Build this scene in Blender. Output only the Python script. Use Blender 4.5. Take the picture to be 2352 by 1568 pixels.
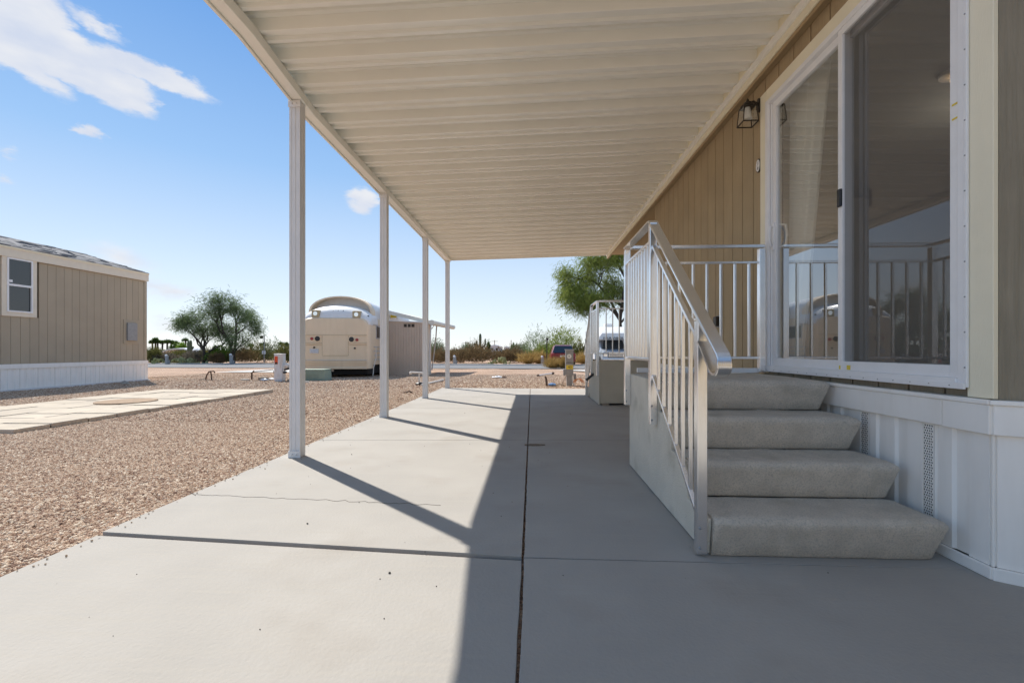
import bpy, math, random
import numpy as np
from mathutils import Vector, Matrix, noise
R = math.radians
random.seed(7); rng = np.random.default_rng(7)
sc = bpy.context.scene
for o in list(bpy.data.objects): bpy.data.objects.remove(o)
C = sc.collection

# ------------------------------------------------------------------ camera
YAW = math.atan(46 / 1045); CAMZ = 0.95
cd = bpy.data.cameras.new('camera'); cam = bpy.data.objects.new('camera', cd); C.objects.link(cam)
cam.location = (0, 0, CAMZ); cam.rotation_euler = (R(90), 0, YAW)
cd.sensor_width = 36; cd.lens = 16.0; cd.shift_y = 19 / 2352; cd.clip_start = .05; cd.clip_end = 6000
sc.camera = cam
sc.cycles.diffuse_bounces = 8; sc.cycles.max_bounces = 14; sc.cycles.transparent_max_bounces = 16
# ------------------------------------------------------------------ light and sky
SUNV = Vector((-.580, .545, 1)).normalized()          # towards the sun
SUN_E = math.asin(SUNV.z); SUN_AZ = math.atan2(SUNV.x, SUNV.y)
sc.view_settings.view_transform = 'Standard'; sc.view_settings.look = 'None'
sc.view_settings.gamma = 1; sc.view_settings.exposure = 1.70; sc.view_settings.use_curve_mapping = False
sl = bpy.data.lights.new('sun', 'SUN'); sl.energy = 2.0; sl.angle = R(.53); sl.color = (1, .955, .88)
so = bpy.data.objects.new('sun', sl); C.objects.link(so); so.location = (-20, 20, 40)
so.rotation_euler = SUNV.to_track_quat('Z', 'Y').to_euler()
W = bpy.data.worlds.new('World'); sc.world = W; W.use_nodes = True
wn, wl = W.node_tree.nodes, W.node_tree.links; wn.clear()

def ray(u, v):          # direction of a point of the 2352 x 1568 picture, world axes
    x = (u - 1176) / 1045; z = (803 - v) / 1045
    return Vector((x * math.cos(YAW) - math.sin(YAW), x * math.sin(YAW) + math.cos(YAW), z))
def PX(u, v, X=None, Y=None, Z=None):
    r = ray(u, v)
    t = X / r.x if X is not None else (Y / r.y if Y is not None else (Z - CAMZ) / r.z)
    return Vector((r.x * t, r.y * t, CAMZ + r.z * t))

def wnode(t, **k):
    n = wn.new(t)
    for a, b in k.items(): setattr(n, a, b)
    return n
def wmath(op, a, b=None, clamp=False):
    n = wnode('ShaderNodeMath', operation=op, use_clamp=clamp)
    for i, s in enumerate((a, b)):
        if s is None: continue
        if isinstance(s, (int, float)): n.inputs[i].default_value = s
        else: wl.new(s, n.inputs[i])
    return n.outputs[0]
sky = wnode('ShaderNodeTexSky', sky_type='NISHITA'); sky.sun_disc = False
sky.sun_elevation = SUN_E; sky.sun_rotation = SUN_AZ; sky.altitude = 400; sky.air_density = 1.0; sky.dust_density = .35; sky.ozone_density = 3.0
bg = wnode('ShaderNodeBackground'); bg.inputs['Strength'].default_value = .15
SKYSTR = .15
tcd = wnode('ShaderNodeTexCoord')
sep = wnode('ShaderNodeSeparateXYZ'); wl.new(tcd.outputs['Generated'], sep.inputs[0])
az = wmath('ARCTAN2', sep.outputs[0], sep.outputs[1]); el = wmath('ARCSINE', sep.outputs[2])
nz = wnode('ShaderNodeTexNoise'); nz.inputs['Scale'].default_value = 5.0; nz.inputs['Detail'].default_value = 7; nz.inputs['Roughness'].default_value = .64
mpn = wnode('ShaderNodeMapping'); mpn.inputs['Scale'].default_value = (1, 1, 2.4); mpn.inputs['Rotation'].default_value = (0, R(14), 0)
wl.new(tcd.outputs['Generated'], mpn.inputs[0]); wl.new(mpn.outputs[0], nz.inputs['Vector'])
sepn = wnode('ShaderNodeSeparateColor'); wl.new(nz.outputs['Color'], sepn.inputs[0])
azw = wmath('ADD', az, wmath('MULTIPLY', wmath('SUBTRACT', sepn.outputs[0], .5), .16))
elw = wmath('ADD', el, wmath('MULTIPLY', wmath('SUBTRACT', sepn.outputs[1], .5), .10))
def azel(u, v):
    r = ray(u, v).normalized(); return math.atan2(r.x, r.y), math.asin(r.z)
#        u    v   ru   rv  tilt  strength
CL = [(20, 30, 200, 150, 30, 2.0), (170, 125, 200, 84, 24, 1.8), (340, 160, 170, 42, 14, 1.3), (285, 205, 100, 36, 26, 1.0), (70, 165, 130, 42, 24, .9),
      (200, 20, 120, 22, 18, .55), (-160, -60, 300, 150, 20, 1.5),
      (198, 309, 44, 20, 0, .8), (846, 467, 42, 30, 0, .85), (290, 606, 110, 42, 8, .42), (395, 672, 85, 30, 0, .45), (30, 342, 20, 14, 0, .3),
      (5, 395, 26, 20, 0, .4), (380, 745, 70, 20, 0, .3)]
fld = None
for (u, v, ru, rv, tl, st) in CL:
    a0, e0 = azel(u, v); a1, _ = azel(u + ru, v); _, e1 = azel(u, v - rv)
    ra, re = abs(a1 - a0), abs(e1 - e0); t = R(-tl)
    dx = wmath('SUBTRACT', azw, a0); dy = wmath('SUBTRACT', elw, e0)
    X_ = wmath('DIVIDE', wmath('ADD', wmath('MULTIPLY', dx, math.cos(t)), wmath('MULTIPLY', dy, math.sin(t))), ra)
    Y_ = wmath('DIVIDE', wmath('SUBTRACT', wmath('MULTIPLY', dy, math.cos(t)), wmath('MULTIPLY', dx, math.sin(t))), re)
    d = wmath('SQRT', wmath('ADD', wmath('MULTIPLY', X_, X_), wmath('MULTIPLY', Y_, Y_)))
    f = wmath('MULTIPLY', wmath('SUBTRACT', 1.0, d, True), st * 1.15)
    fld = f if fld is None else wmath('MAXIMUM', fld, f)
nz2 = wnode('ShaderNodeTexNoise'); nz2.inputs['Scale'].default_value = 11; nz2.inputs['Detail'].default_value = 8
wl.new(mpn.outputs[0], nz2.inputs['Vector'])
mr = wnode('ShaderNodeMapRange', interpolation_type='SMOOTHSTEP'); mr.inputs['From Min'].default_value = .0; mr.inputs['From Max'].default_value = .58
wl.new(wmath('MULTIPLY', fld, wmath('ADD', .45, wmath('MULTIPLY', nz2.outputs['Fac'], 1.1))), mr.inputs['Value'])
cfac = wmath('MULTIPLY', mr.outputs[0], .93)
cloud = wnode('ShaderNodeMix', data_type='RGBA')
cs = .28 / SKYSTR
cloud.inputs[6].default_value = (.74 * cs, .80 * cs, .94 * cs, 1); cloud.inputs[7].default_value = (1.02 * cs, 1.01 * cs, 1.0 * cs, 1)
wl.new(wmath('MULTIPLY', wmath('SUBTRACT', nz2.outputs['Fac'], .3), 2.2, True), cloud.inputs[0])
hsv = wnode('ShaderNodeHueSaturation'); hsv.inputs['Saturation'].default_value = 1.0; hsv.inputs['Value'].default_value = 1.0
wl.new(sky.outputs[0], hsv.inputs['Color'])
grad = wnode('ShaderNodeValToRGB'); wl.new(wmath('MULTIPLY', el, 2 / math.pi, True), grad.inputs[0])
ge = grad.color_ramp.elements; ge[0].position = 0; ge[0].color = (1.70, 1.78, 1.85, 1); ge[1].position = 1; ge[1].color = (.95, 1.0, 1.1, 1)
for pos, c in ((.09, (1.28, 1.50, 1.75)), (.22, (.60, 1.02, 1.62)), (.36, (.25, .66, 1.42)), (.6, (.60, .84, 1.22))): q = ge.new(pos); q.color = (*c, 1)
smix = wnode('ShaderNodeMix', data_type='RGBA'); smix.inputs[0].default_value = .94
wl.new(hsv.outputs[0], smix.inputs[6]); wl.new(grad.outputs[0], smix.inputs[7])
mx = wnode('ShaderNodeMix', data_type='RGBA')
wl.new(cfac, mx.inputs[0]); wl.new(smix.outputs[2], mx.inputs[6]); wl.new(cloud.outputs[2], mx.inputs[7])
wl.new(mx.outputs[2], bg.inputs['Color'])
wo = wnode('ShaderNodeOutputWorld'); wl.new(bg.outputs[0], wo.inputs['Surface'])

# ------------------------------------------------------------------ helpers
def tag(o, label=None, cat=None, group=None, kind=None):
    if label: o['label'] = label
    if cat: o['category'] = cat
    if group: o['group'] = group
    if kind: o['kind'] = kind
    return o
def empty(name, loc=(0, 0, 0), label=None, cat=None, group=None, kind=None):
    o = bpy.data.objects.new(name, None); C.objects.link(o); o.location = loc; o.empty_display_size = .1
    return tag(o, label, cat, group, kind)
def link(name, me, parent=None, bevel=0, keep=True):
    o = bpy.data.objects.new(name, me); C.objects.link(o)
    if parent is not None:
        o.parent = parent
        if keep: o.matrix_parent_inverse = Matrix.Translation(-world_loc(parent))
    if bevel:
        m = o.modifiers.new('bevel', 'BEVEL'); m.width = bevel; m.segments = 2; m.limit_method = 'ANGLE'; m.angle_limit = R(40)
    return o
def world_loc(o):
    v = Vector(o.location)
    if o.parent is not None and False: v += world_loc(o.parent)
    return v if o.type == 'EMPTY' else Vector((0, 0, 0))
class MB:
    def __init__(s): s.v = []; s.f = []
    def add(s, vs, fs):
        n = len(s.v); s.v += [tuple(p) for p in vs]; s.f += [tuple(i + n for i in f) for f in fs]; return s
    def box(s, x0, x1, y0, y1, z0, z1):
        return s.add([(x0, y0, z0), (x1, y0, z0), (x1, y1, z0), (x0, y1, z0), (x0, y0, z1), (x1, y0, z1), (x1, y1, z1), (x0, y1, z1)],
                     [(0, 3, 2, 1), (4, 5, 6, 7), (0, 1, 5, 4), (1, 2, 6, 5), (2, 3, 7, 6), (3, 0, 4, 7)])
    def bar(s, a, b, w, h=None, up=(0, 0, 1)):
        a, b = Vector(a), Vector(b); h = h or w; d = (b - a).normalized(); up = Vector(up)
        if abs(d.dot(up)) > .98: up = Vector((0, 1, 0))
        sx = d.cross(up).normalized(); uz = sx.cross(d)
        vs = [p + sx * i * w / 2 + uz * j * h / 2 for p in (a, b) for i, j in ((-1, -1), (1, -1), (1, 1), (-1, 1))]
        return s.add(vs, [(0, 1, 2, 3), (7, 6, 5, 4), (0, 4, 5, 1), (1, 5, 6, 2), (2, 6, 7, 3), (3, 7, 4, 0)])
    def tube(s, pts, r, n=8, cap=True):
        pts = [Vector(p) for p in pts]; rs = r if isinstance(r, (list, tuple)) else [r] * len(pts); vs = []; fs = []; pn = None
        for i, p in enumerate(pts):
            d = (pts[min(i + 1, len(pts) - 1)] - pts[max(i - 1, 0)]).normalized()
            if pn is None: pn = d.orthogonal().normalized()
            else: pn = (pn - d * pn.dot(d)).normalized()
            q = d.cross(pn)
            for k in range(n):
                a = 2 * math.pi * k / n; vs.append(p + (pn * math.cos(a) + q * math.sin(a)) * rs[i])
        for i in range(len(pts) - 1):
            for k in range(n):
                fs.append((i * n + k, i * n + (k + 1) % n, (i + 1) * n + (k + 1) % n, (i + 1) * n + k))
        if cap: fs.append(tuple(reversed(range(n)))); fs.append(tuple((len(pts) - 1) * n + k for k in range(n)))
        return s.add(vs, fs)
    def prism(s, poly, a0, a1, axis='x'):          # polygon in the plane across the axis, extruded
        def P(t, c):
            return (t, c[0], c[1]) if axis == 'x' else ((c[0], t, c[1]) if axis == 'y' else (c[0], c[1], t))
        n = len(poly); vs = [P(a0, c) for c in poly] + [P(a1, c) for c in poly]
        return s.add(vs, [tuple(reversed(range(n))), tuple(range(n, 2 * n))] + [(i, (i + 1) % n, n + (i + 1) % n, n + i) for i in range(n)])
    def loft(s, rings, caps=True, closed=True):
        n = len(rings[0]); vs = [p for r in rings for p in r]; fs = []
        for i in range(len(rings) - 1):
            for k in range(n if closed else n - 1):
                fs.append((i * n + k, i * n + (k + 1) % n, (i + 1) * n + (k + 1) % n, (i + 1) * n + k))
        if caps: fs.append(tuple(reversed(range(n)))); fs.append(tuple((len(rings) - 1) * n + k for k in range(n)))
        return s.add(vs, fs)
    def ball(s, c, r, seg=10, rings=6, sq=(1, 1, 1)):
        rr = []
        for i in range(rings + 1):
            t = math.pi * i / rings - math.pi / 2; q = max(math.cos(t), .02)
            rr.append([(c[0] + r * sq[0] * q * math.cos(2 * math.pi * k / seg), c[1] + r * sq[1] * q * math.sin(2 * math.pi * k / seg), c[2] + r * sq[2] * math.sin(t)) for k in range(seg)])
        return s.loft(rr)
    def disc(s, c, rx, rz, axis='y', th=.01, n=20):
        poly = [(rx * math.cos(2 * math.pi * k / n), rz * math.sin(2 * math.pi * k / n)) for k in range(n)]
        if axis == 'y': return s.prism([(c[0] + a, c[2] + b) for a, b in poly], c[1] - th / 2, c[1] + th / 2, 'y')
        if axis == 'x': return s.prism([(c[1] + a, c[2] + b) for a, b in poly], c[0] - th / 2, c[0] + th / 2, 'x')
        return s.prism([(c[0] + a, c[1] + b) for a, b in poly], c[2] - th / 2, c[2] + th / 2, 'z')
    def mesh(s, name, mat, smooth=False):
        me = bpy.data.meshes.new(name); me.from_pydata([tuple(p) for p in s.v], [], s.f); me.update()
        import bmesh
        bm = bmesh.new(); bm.from_mesh(me); bmesh.ops.recalc_face_normals(bm, faces=bm.faces); bm.to_mesh(me); bm.free()
        if mat: me.materials.append(mat)
        if smooth:
            me.polygons.foreach_set('use_smooth', [True] * len(me.polygons))
            try: me.set_sharp_from_angle(angle=R(38))
            except Exception: pass
        return me
    def build(s, name, mat, parent=None, smooth=False, bevel=0, label=None, cat=None, group=None, kind=None):
        return tag(link(name, s.mesh(name, mat, smooth), parent, bevel), label, cat, group, kind)
def B(*a): return MB().box(*a)

# ------------------------------------------------------------------ materials
def mat(name, col, rough=.6, metal=0, var=0, vscale=8, vcol=None, bump=0, bscale=60, bstretch=None, spec=None, coat=0, stain=None, streak=None, island=0):
    m = bpy.data.materials.new(name); m.use_nodes = True; nt = m.node_tree; n = nt.nodes; l = nt.links
    p = n['Principled BSDF']; p.inputs['Base Color'].default_value = (*col, 1); p.inputs['Roughness'].default_value = rough; p.inputs['Metallic'].default_value = metal
    if spec is not None: p.inputs['Specular IOR Level'].default_value = spec
    if coat: p.inputs['Coat Weight'].default_value = coat; p.inputs['Coat Roughness'].default_value = .08
    tc = n.new('ShaderNodeTexCoord'); src = tc.outputs['Object']; cur = None
    def noise_(scale, detail=5, stretch=None):
        t = n.new('ShaderNodeTexNoise'); t.inputs['Scale'].default_value = scale; t.inputs['Detail'].default_value = detail
        if stretch:
            mp = n.new('ShaderNodeMapping'); mp.inputs['Scale'].default_value = stretch; l.new(src, mp.inputs[0]); l.new(mp.outputs[0], t.inputs['Vector'])
        else: l.new(src, t.inputs['Vector'])
        return t.outputs['Fac']
    def mixc(fac, a, b, lo=.35, hi=.65):
        mr = n.new('ShaderNodeMapRange'); mr.inputs['From Min'].default_value = lo; mr.inputs['From Max'].default_value = hi; l.new(fac, mr.inputs[0])
        q = n.new('ShaderNodeMix'); q.data_type = 'RGBA'; l.new(mr.outputs[0], q.inputs[0])
        for i, c in ((6, a), (7, b)):
            if isinstance(c, tuple): q.inputs[i].default_value = (*c, 1)
            else: l.new(c, q.inputs[i])
        return q.outputs[2]
    if var:
        dark = tuple(c * (1 - var) for c in col); cur = mixc(noise_(vscale), dark, vcol or tuple(min(1, c * (1 + var * .6)) for c in col), .3, .7)
    if stain: cur = mixc(noise_(stain[1], 6), cur or col, stain[0], stain[2], stain[3])
    if streak: cur = mixc(noise_(streak[1], 4, streak[2]), cur or col, streak[0], .45, .8)
    if island:
        g = n.new('ShaderNodeNewGeometry'); oi = n.new('ShaderNodeObjectInfo')
        q = n.new('ShaderNodeHueSaturation'); mm = n.new('ShaderNodeMapRange'); mm.inputs['To Min'].default_value = 1 - island; mm.inputs['To Max'].default_value = 1 + island
        l.new(oi.outputs['Random'], mm.inputs[0]); l.new(mm.outputs[0], q.inputs['Value'])
        if cur: l.new(cur, q.inputs['Color'])
        else: q.inputs['Color'].default_value = (*col, 1)
        cur = q.outputs[0]
    if cur: l.new(cur, p.inputs['Base Color'])
    if bump:
        b = n.new('ShaderNodeBump'); b.inputs['Strength'].default_value = bump; b.inputs['Distance'].default_value = .01
        l.new(noise_(bscale, 6, bstretch), b.inputs['Height']); l.new(b.outputs[0], p.inputs['Normal'])
    return m
M = {}
M['concrete'] = mat('concrete', (.355, .331, .298), .85, var=.10, vscale=1.6, bump=.22, bscale=70, stain=((.29, .255, .215), 1.7, .54, .82), streak=((.352, .325, .286), 5, (.3, 7, 1)))
M['paver'] = mat('paver', (.48, .41, .32), .9, var=.12, vscale=2, bump=.3, bscale=50, streak=((.36, .31, .26), 4, (1, 5, 1)), island=.07)
M['pale_concrete'] = mat('pale_concrete', (.50, .48, .45), .9, var=.1, vscale=1)
M['dark_gap'] = mat('dark_gap', (.035, .03, .025), .95)
M['sandy'] = mat('sandy', (.20, .15, .10), .95, var=.4, vscale=90, bump=.8, bscale=150)
M['asphalt'] = mat('asphalt', (.155, .155, .16), .9, var=.15, vscale=3, bump=.3, bscale=80)
M['cream'] = mat('cream_metal', (.90, .88, .81), .26, var=.03, vscale=1.5, spec=.8)
M['cream_trim'] = mat('cream_trim', (.86, .79, .60), .6, var=.04, vscale=5, bump=.15, bscale=30, bstretch=(8, 8, 1))
M['rust_white'] = mat('post_white', (.72, .71, .70), .42, var=.04, vscale=6)
M['white'] = mat('white_vinyl', (.92, .885, .83), .45, var=.02, vscale=3, streak=((.84, .80, .74), 3, (4, 4, .7)))
M['white_frame'] = mat('white_frame', (.84, .83, .82), .4, var=.04, vscale=9)
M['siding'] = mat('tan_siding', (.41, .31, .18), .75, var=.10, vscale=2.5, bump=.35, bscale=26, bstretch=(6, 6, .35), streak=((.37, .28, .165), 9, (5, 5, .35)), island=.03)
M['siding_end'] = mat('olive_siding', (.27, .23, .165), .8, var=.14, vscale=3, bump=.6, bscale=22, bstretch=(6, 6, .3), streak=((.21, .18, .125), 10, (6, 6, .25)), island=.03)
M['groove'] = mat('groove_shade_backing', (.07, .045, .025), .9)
M['soffit'] = mat('tan_soffit', (.40, .29, .16), .75, var=.06)
M['n_siding'] = mat('beige_siding', (.43, .355, .255), .8, var=.05, vscale=2, bump=.2, bscale=25, bstretch=(6, 6, .4), island=.03)
M['n_trim'] = mat('pale_trim', (.78, .69, .55), .7, var=.04)
M['shingle'] = mat('grey_shingle', (.20, .195, .20), .9, var=.5, vscale=6, bump=.5, bscale=40)
M['alu'] = mat('brushed_aluminium', (.90, .90, .91), .24, 1, var=.05, vscale=10, bump=.04, bscale=90, bstretch=(1, 1, .1))
M['alu_bright'] = mat('ribbed_aluminium', (.82, .81, .80), .22, 1)
M['carpet'] = mat('grey_carpet', (.70, .625, .525), 1.0, var=.13, vscale=9, bump=1.0, bscale=240, spec=.1, stain=((.52, .46, .36), 5, .56, .8), streak=((.44, .41, .35), 130, (1, 1, 1)))
M['stucco'] = mat('pale_stucco', (.68, .62, .51), .9, var=.08, vscale=5, bump=.8, bscale=110, stain=((.42, .37, .27), 3.5, .56, .8))
M['far_stucco'] = mat('tan_stucco', (.52, .46, .36), .9, var=.05, vscale=5, bump=.5, bscale=110)
M['black'] = mat('black_plastic', (.02, .02, .022), .4)
M['black_matte'] = mat('black_matte', (.015, .015, .015), .95)
M['bronze'] = mat('dark_bronze', (.05, .04, .03), .45, .5)
M['frosted'] = mat('frosted_shade', (.75, .74, .70), .35)
M['yellow'] = mat('yellow_tape', (.75, .58, .06), .6)
M['bus_cream'] = mat('bus_cream', (.80, .64, .45), .5, var=.05, vscale=1.5, streak=((.76, .60, .41), 3, (3, 3, .5)))
M['bus_white'] = mat('bus_white', (.78, .77, .75), .35, var=.03)
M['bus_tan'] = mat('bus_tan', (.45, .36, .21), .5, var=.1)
M['shed'] = mat('pink_beige_metal', (.66, .54, .43), .6, var=.05, vscale=1.5)
M['canvas'] = mat('awning_canvas', (.72, .70, .62), .8, var=.08)
M['green_box'] = mat('green_utility', (.24, .31, .25), .55, var=.06)
M['grey_box'] = mat('grey_galvanised', (.30, .30, .30), .55, .2, var=.1, vscale=14)
M['white_box'] = mat('white_utility', (.70, .70, .71), .5, var=.05, vscale=9, streak=((.55, .47, .38), 5, (3, 3, .8)))
M['orange_red'] = mat('red_label', (.75, .10, .03), .6, var=.4, vscale=25)
M['red_car'] = mat('deep_red_paint', (.24, .008, .018), .3, coat=.6)
M['silver'] = mat('silver_paint', (.55, .55, .57), .3, .5)
M['chrome'] = mat('chrome', (.8, .8, .8), .12, 1)
M['blue_grey'] = mat('silver_blue_paint', (.45, .48, .54), .3, .3, coat=.4)
M['tyre'] = mat('tyre', (.02, .02, .02), .9)
M['red_lamp'] = mat('red_lens', (.35, .03, .03), .3)
M['bark'] = mat('dark_bark', (.06, .045, .035), .95, var=.3, vscale=10, bump=.8, bscale=20)
M['green_bark'] = mat('green_bark', (.13, .13, .07), .9, var=.3, vscale=10, bump=.4)
M['cactus'] = mat('cactus_green', (.09, .115, .06), .8, var=.2, vscale=5)
M['pad'] = mat('prickly_pear_green', (.30, .30, .13), .7, var=.35, vscale=5)
M['rock'] = mat('grey_rock', (.38, .35, .31), .9, var=.3, vscale=12, bump=.6, bscale=30)
M['pipe'] = mat('pale_pipe', (.62, .60, .56), .6, var=.1)
M['rust'] = mat('rusty_pipe', (.13, .085, .06), .9, var=.3, vscale=20)
M['blue'] = mat('blue_rag', (.12, .25, .50), .8, var=.5, vscale=20)
M['orange'] = mat('orange_hose', (.60, .20, .05), .6)
M['wood'] = mat('weathered_wood', (.30, .24, .18), .9, var=.2, vscale=12)
M['hole'] = mat('dirt_disc', (.34, .24, .16), .95, var=.2, vscale=12, bump=.6, bscale=60)
M['room'] = mat('room_wall', (.42, .39, .34), .9)
M['room_floor'] = mat('room_floor', (.30, .25, .2), .8)
M['curtain'] = mat('sheer_curtain', (.80, .78, .72), .9)
M['far_roof'] = mat('far_white_roof', (.65, .66, .68), .6)

def glass(name, ior=1.6, tint=(.8, .84, .82), rough=0.0):
    m = bpy.data.materials.new(name); m.use_nodes = True; n = m.node_tree.nodes; l = m.node_tree.links; n.clear()
    o = n.new('ShaderNodeOutputMaterial'); mixs = n.new('ShaderNodeMixShader'); t = n.new('ShaderNodeBsdfTransparent'); g = n.new('ShaderNodeBsdfGlossy')
    lw_ = n.new('ShaderNodeLayerWeight'); pw_ = n.new('ShaderNodeMath'); pw_.operation = 'POWER'; pw_.inputs[1].default_value = 1.75; l.new(lw_.outputs['Facing'], pw_.inputs[0])
    f = n.new('ShaderNodeMath'); f.operation = 'MULTIPLY_ADD'; f.inputs[1].default_value = .92 * ior; f.inputs[2].default_value = .06 * ior; l.new(pw_.outputs[0], f.inputs[0]); t.inputs[0].default_value = (*tint, 1); g.inputs['Roughness'].default_value = rough; g.inputs['Color'].default_value = (.95, .97, 1, 1)
    l.new(f.outputs[0], mixs.inputs[0]); l.new(t.outputs[0], mixs.inputs[1]); l.new(g.outputs[0], mixs.inputs[2]); l.new(mixs.outputs[0], o.inputs[0])
    b = n.new('ShaderNodeBump'); b.inputs['Strength'].default_value = .012; b.inputs['Distance'].default_value = .02
    tn = n.new('ShaderNodeTexNoise'); tn.inputs['Scale'].default_value = 1.4; tc = n.new('ShaderNodeTexCoord'); l.new(tc.outputs['Object'], tn.inputs['Vector'])
    l.new(tn.outputs['Fac'], b.inputs['Height']); l.new(b.outputs[0], g.inputs['Normal'])
    return m
M['glass'] = glass('clear_glass', 1.0, (.90, .92, .89))
M['dark_glass'] = mat('dark_glass', (.018, .02, .022), .05, spec=.9)
M['lamp_glass'] = glass('lamp_glass', .5, (.95, .95, .93))
def screen_mat():
    m = bpy.data.materials.new('insect_screen'); m.use_nodes = True; n = m.node_tree.nodes; l = m.node_tree.links; n.clear()
    o = n.new('ShaderNodeOutputMaterial'); mx_ = n.new('ShaderNodeMixShader'); t = n.new('ShaderNodeBsdfTransparent'); d = n.new('ShaderNodeBsdfDiffuse')
    d.inputs[0].default_value = (.15, .14, .13, 1); mx_.inputs[0].default_value = .42
    l.new(t.outputs[0], mx_.inputs[1]); l.new(d.outputs[0], mx_.inputs[2]); l.new(mx_.outputs[0], o.inputs[0]); return m
M['screen'] = screen_mat()
def gravel_mat():
    m = bpy.data.materials.new('gravel_ground'); m.use_nodes = True; n = m.node_tree.nodes; l = m.node_tree.links; p = n['Principled BSDF']; p.inputs['Roughness'].default_value = .95
    tc = n.new('ShaderNodeTexCoord'); v = n.new('ShaderNodeTexVoronoi'); v.inputs['Scale'].default_value = 58; l.new(tc.outputs['Object'], v.inputs['Vector'])
    s = n.new('ShaderNodeSeparateColor'); l.new(v.outputs['Color'], s.inputs[0])
    r = n.new('ShaderNodeValToRGB'); l.new(s.outputs[0], r.inputs[0]); e = r.color_ramp.elements
    e[0].position = 0; e[0].color = (.24, .14, .09, 1); e[1].position = 1; e[1].color = (.60, .46, .34, 1)
    for pos, c in ((.35, (.38, .235, .16)), (.7, (.48, .32, .22))): q = e.new(pos); q.color = (*c, 1)
    t = n.new('ShaderNodeTexNoise'); t.inputs['Scale'].default_value = .5; t.inputs['Detail'].default_value = 6; l.new(tc.outputs['Object'], t.inputs['Vector'])
    mr = n.new('ShaderNodeMapRange'); mr.inputs['From Min'].default_value = .35; mr.inputs['From Max'].default_value = .65; mr.inputs['To Min'].default_value = .80; mr.inputs['To Max'].default_value = 1.1; l.new(t.outputs['Fac'], mr.inputs[0])
    h = n.new('ShaderNodeHueSaturation'); l.new(r.outputs[0], h.inputs['Color']); l.new(mr.outputs[0], h.inputs['Value']); l.new(h.outputs[0], p.inputs['Base Color'])
    b = n.new('ShaderNodeBump'); b.invert = True; b.inputs['Strength'].default_value = .9; b.inputs['Distance'].default_value = .02; l.new(v.outputs['Distance'], b.inputs['Height'])
    l.new(b.outputs[0], p.inputs['Normal']); return m
M['gravel'] = gravel_mat()
def stone_mat():
    m = bpy.data.materials.new('gravel_stone'); m.use_nodes = True; n = m.node_tree.nodes; l = m.node_tree.links; p = n['Principled BSDF']; p.inputs['Roughness'].default_value = .9
    oi = n.new('ShaderNodeObjectInfo'); r = n.new('ShaderNodeValToRGB'); l.new(oi.outputs['Random'], r.inputs[0]); e = r.color_ramp.elements
    e[0].position = 0; e[0].color = (.17, .10, .07, 1); e[1].position = 1; e[1].color = (.70, .59, .46, 1)
    for pos, c in ((.15, (.30, .18, .12)), (.4, (.40, .27, .18)), (.65, (.48, .35, .25)), (.85, (.54, .43, .32))): q = e.new(pos); q.color = (*c, 1)
    l.new(r.outputs[0], p.inputs['Base Color']); return m
M['stone'] = stone_mat()
def leaf_mat(name, a, b, scale=2.0):
    m = bpy.data.materials.new(name); m.use_nodes = True; n = m.node_tree.nodes; l = m.node_tree.links; n.clear()
    o = n.new('ShaderNodeOutputMaterial'); d = n.new('ShaderNodeBsdfDiffuse'); t = n.new('ShaderNodeBsdfTranslucent'); mx_ = n.new('ShaderNodeMixShader'); mx_.inputs[0].default_value = .35
    tc = n.new('ShaderNodeTexCoord'); tn = n.new('ShaderNodeTexNoise'); tn.inputs['Scale'].default_value = scale; tn.inputs['Detail'].default_value = 6; l.new(tc.outputs['Object'], tn.inputs['Vector'])
    r = n.new('ShaderNodeValToRGB'); l.new(tn.outputs['Fac'], r.inputs[0]); e = r.color_ramp.elements; e[0].position = .35; e[0].color = (*a, 1); e[1].position = .65; e[1].color = (*b, 1)
    l.new(r.outputs[0], d.inputs[0]); l.new(r.outputs[0], t.inputs[0]); l.new(d.outputs[0], mx_.inputs[1]); l.new(t.outputs[0], mx_.inputs[2]); l.new(mx_.outputs[0], o.inputs[0]); return m
LEAF = {'mesquite': leaf_mat('mesquite_leaf', (.11, .155, .07), (.20, .26, .12)), 'palo': leaf_mat('palo_verde_leaf', (.15, .20, .045), (.29, .34, .09), 1.2),
        'olive': leaf_mat('olive_leaf', (.09, .095, .03), (.18, .17, .06)), 'bright': leaf_mat('bright_leaf', (.08, .15, .02), (.20, .30, .05)),
        'brown': leaf_mat('brown_twig', (.13, .09, .05), (.24, .17, .09)), 'grey': leaf_mat('grey_twig', (.13, .115, .09), (.22, .19, .15)),
        'gold': leaf_mat('golden_grass', (.32, .21, .07), (.50, .36, .15)), 'dark': leaf_mat('dark_leaf', (.04, .07, .02), (.09, .14, .04)),
        'sage': leaf_mat('sage_leaf', (.13, .16, .09), (.22, .25, .15)), 'far': leaf_mat('far_leaf', (.10, .13, .075), (.17, .19, .12), .3)}

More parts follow.
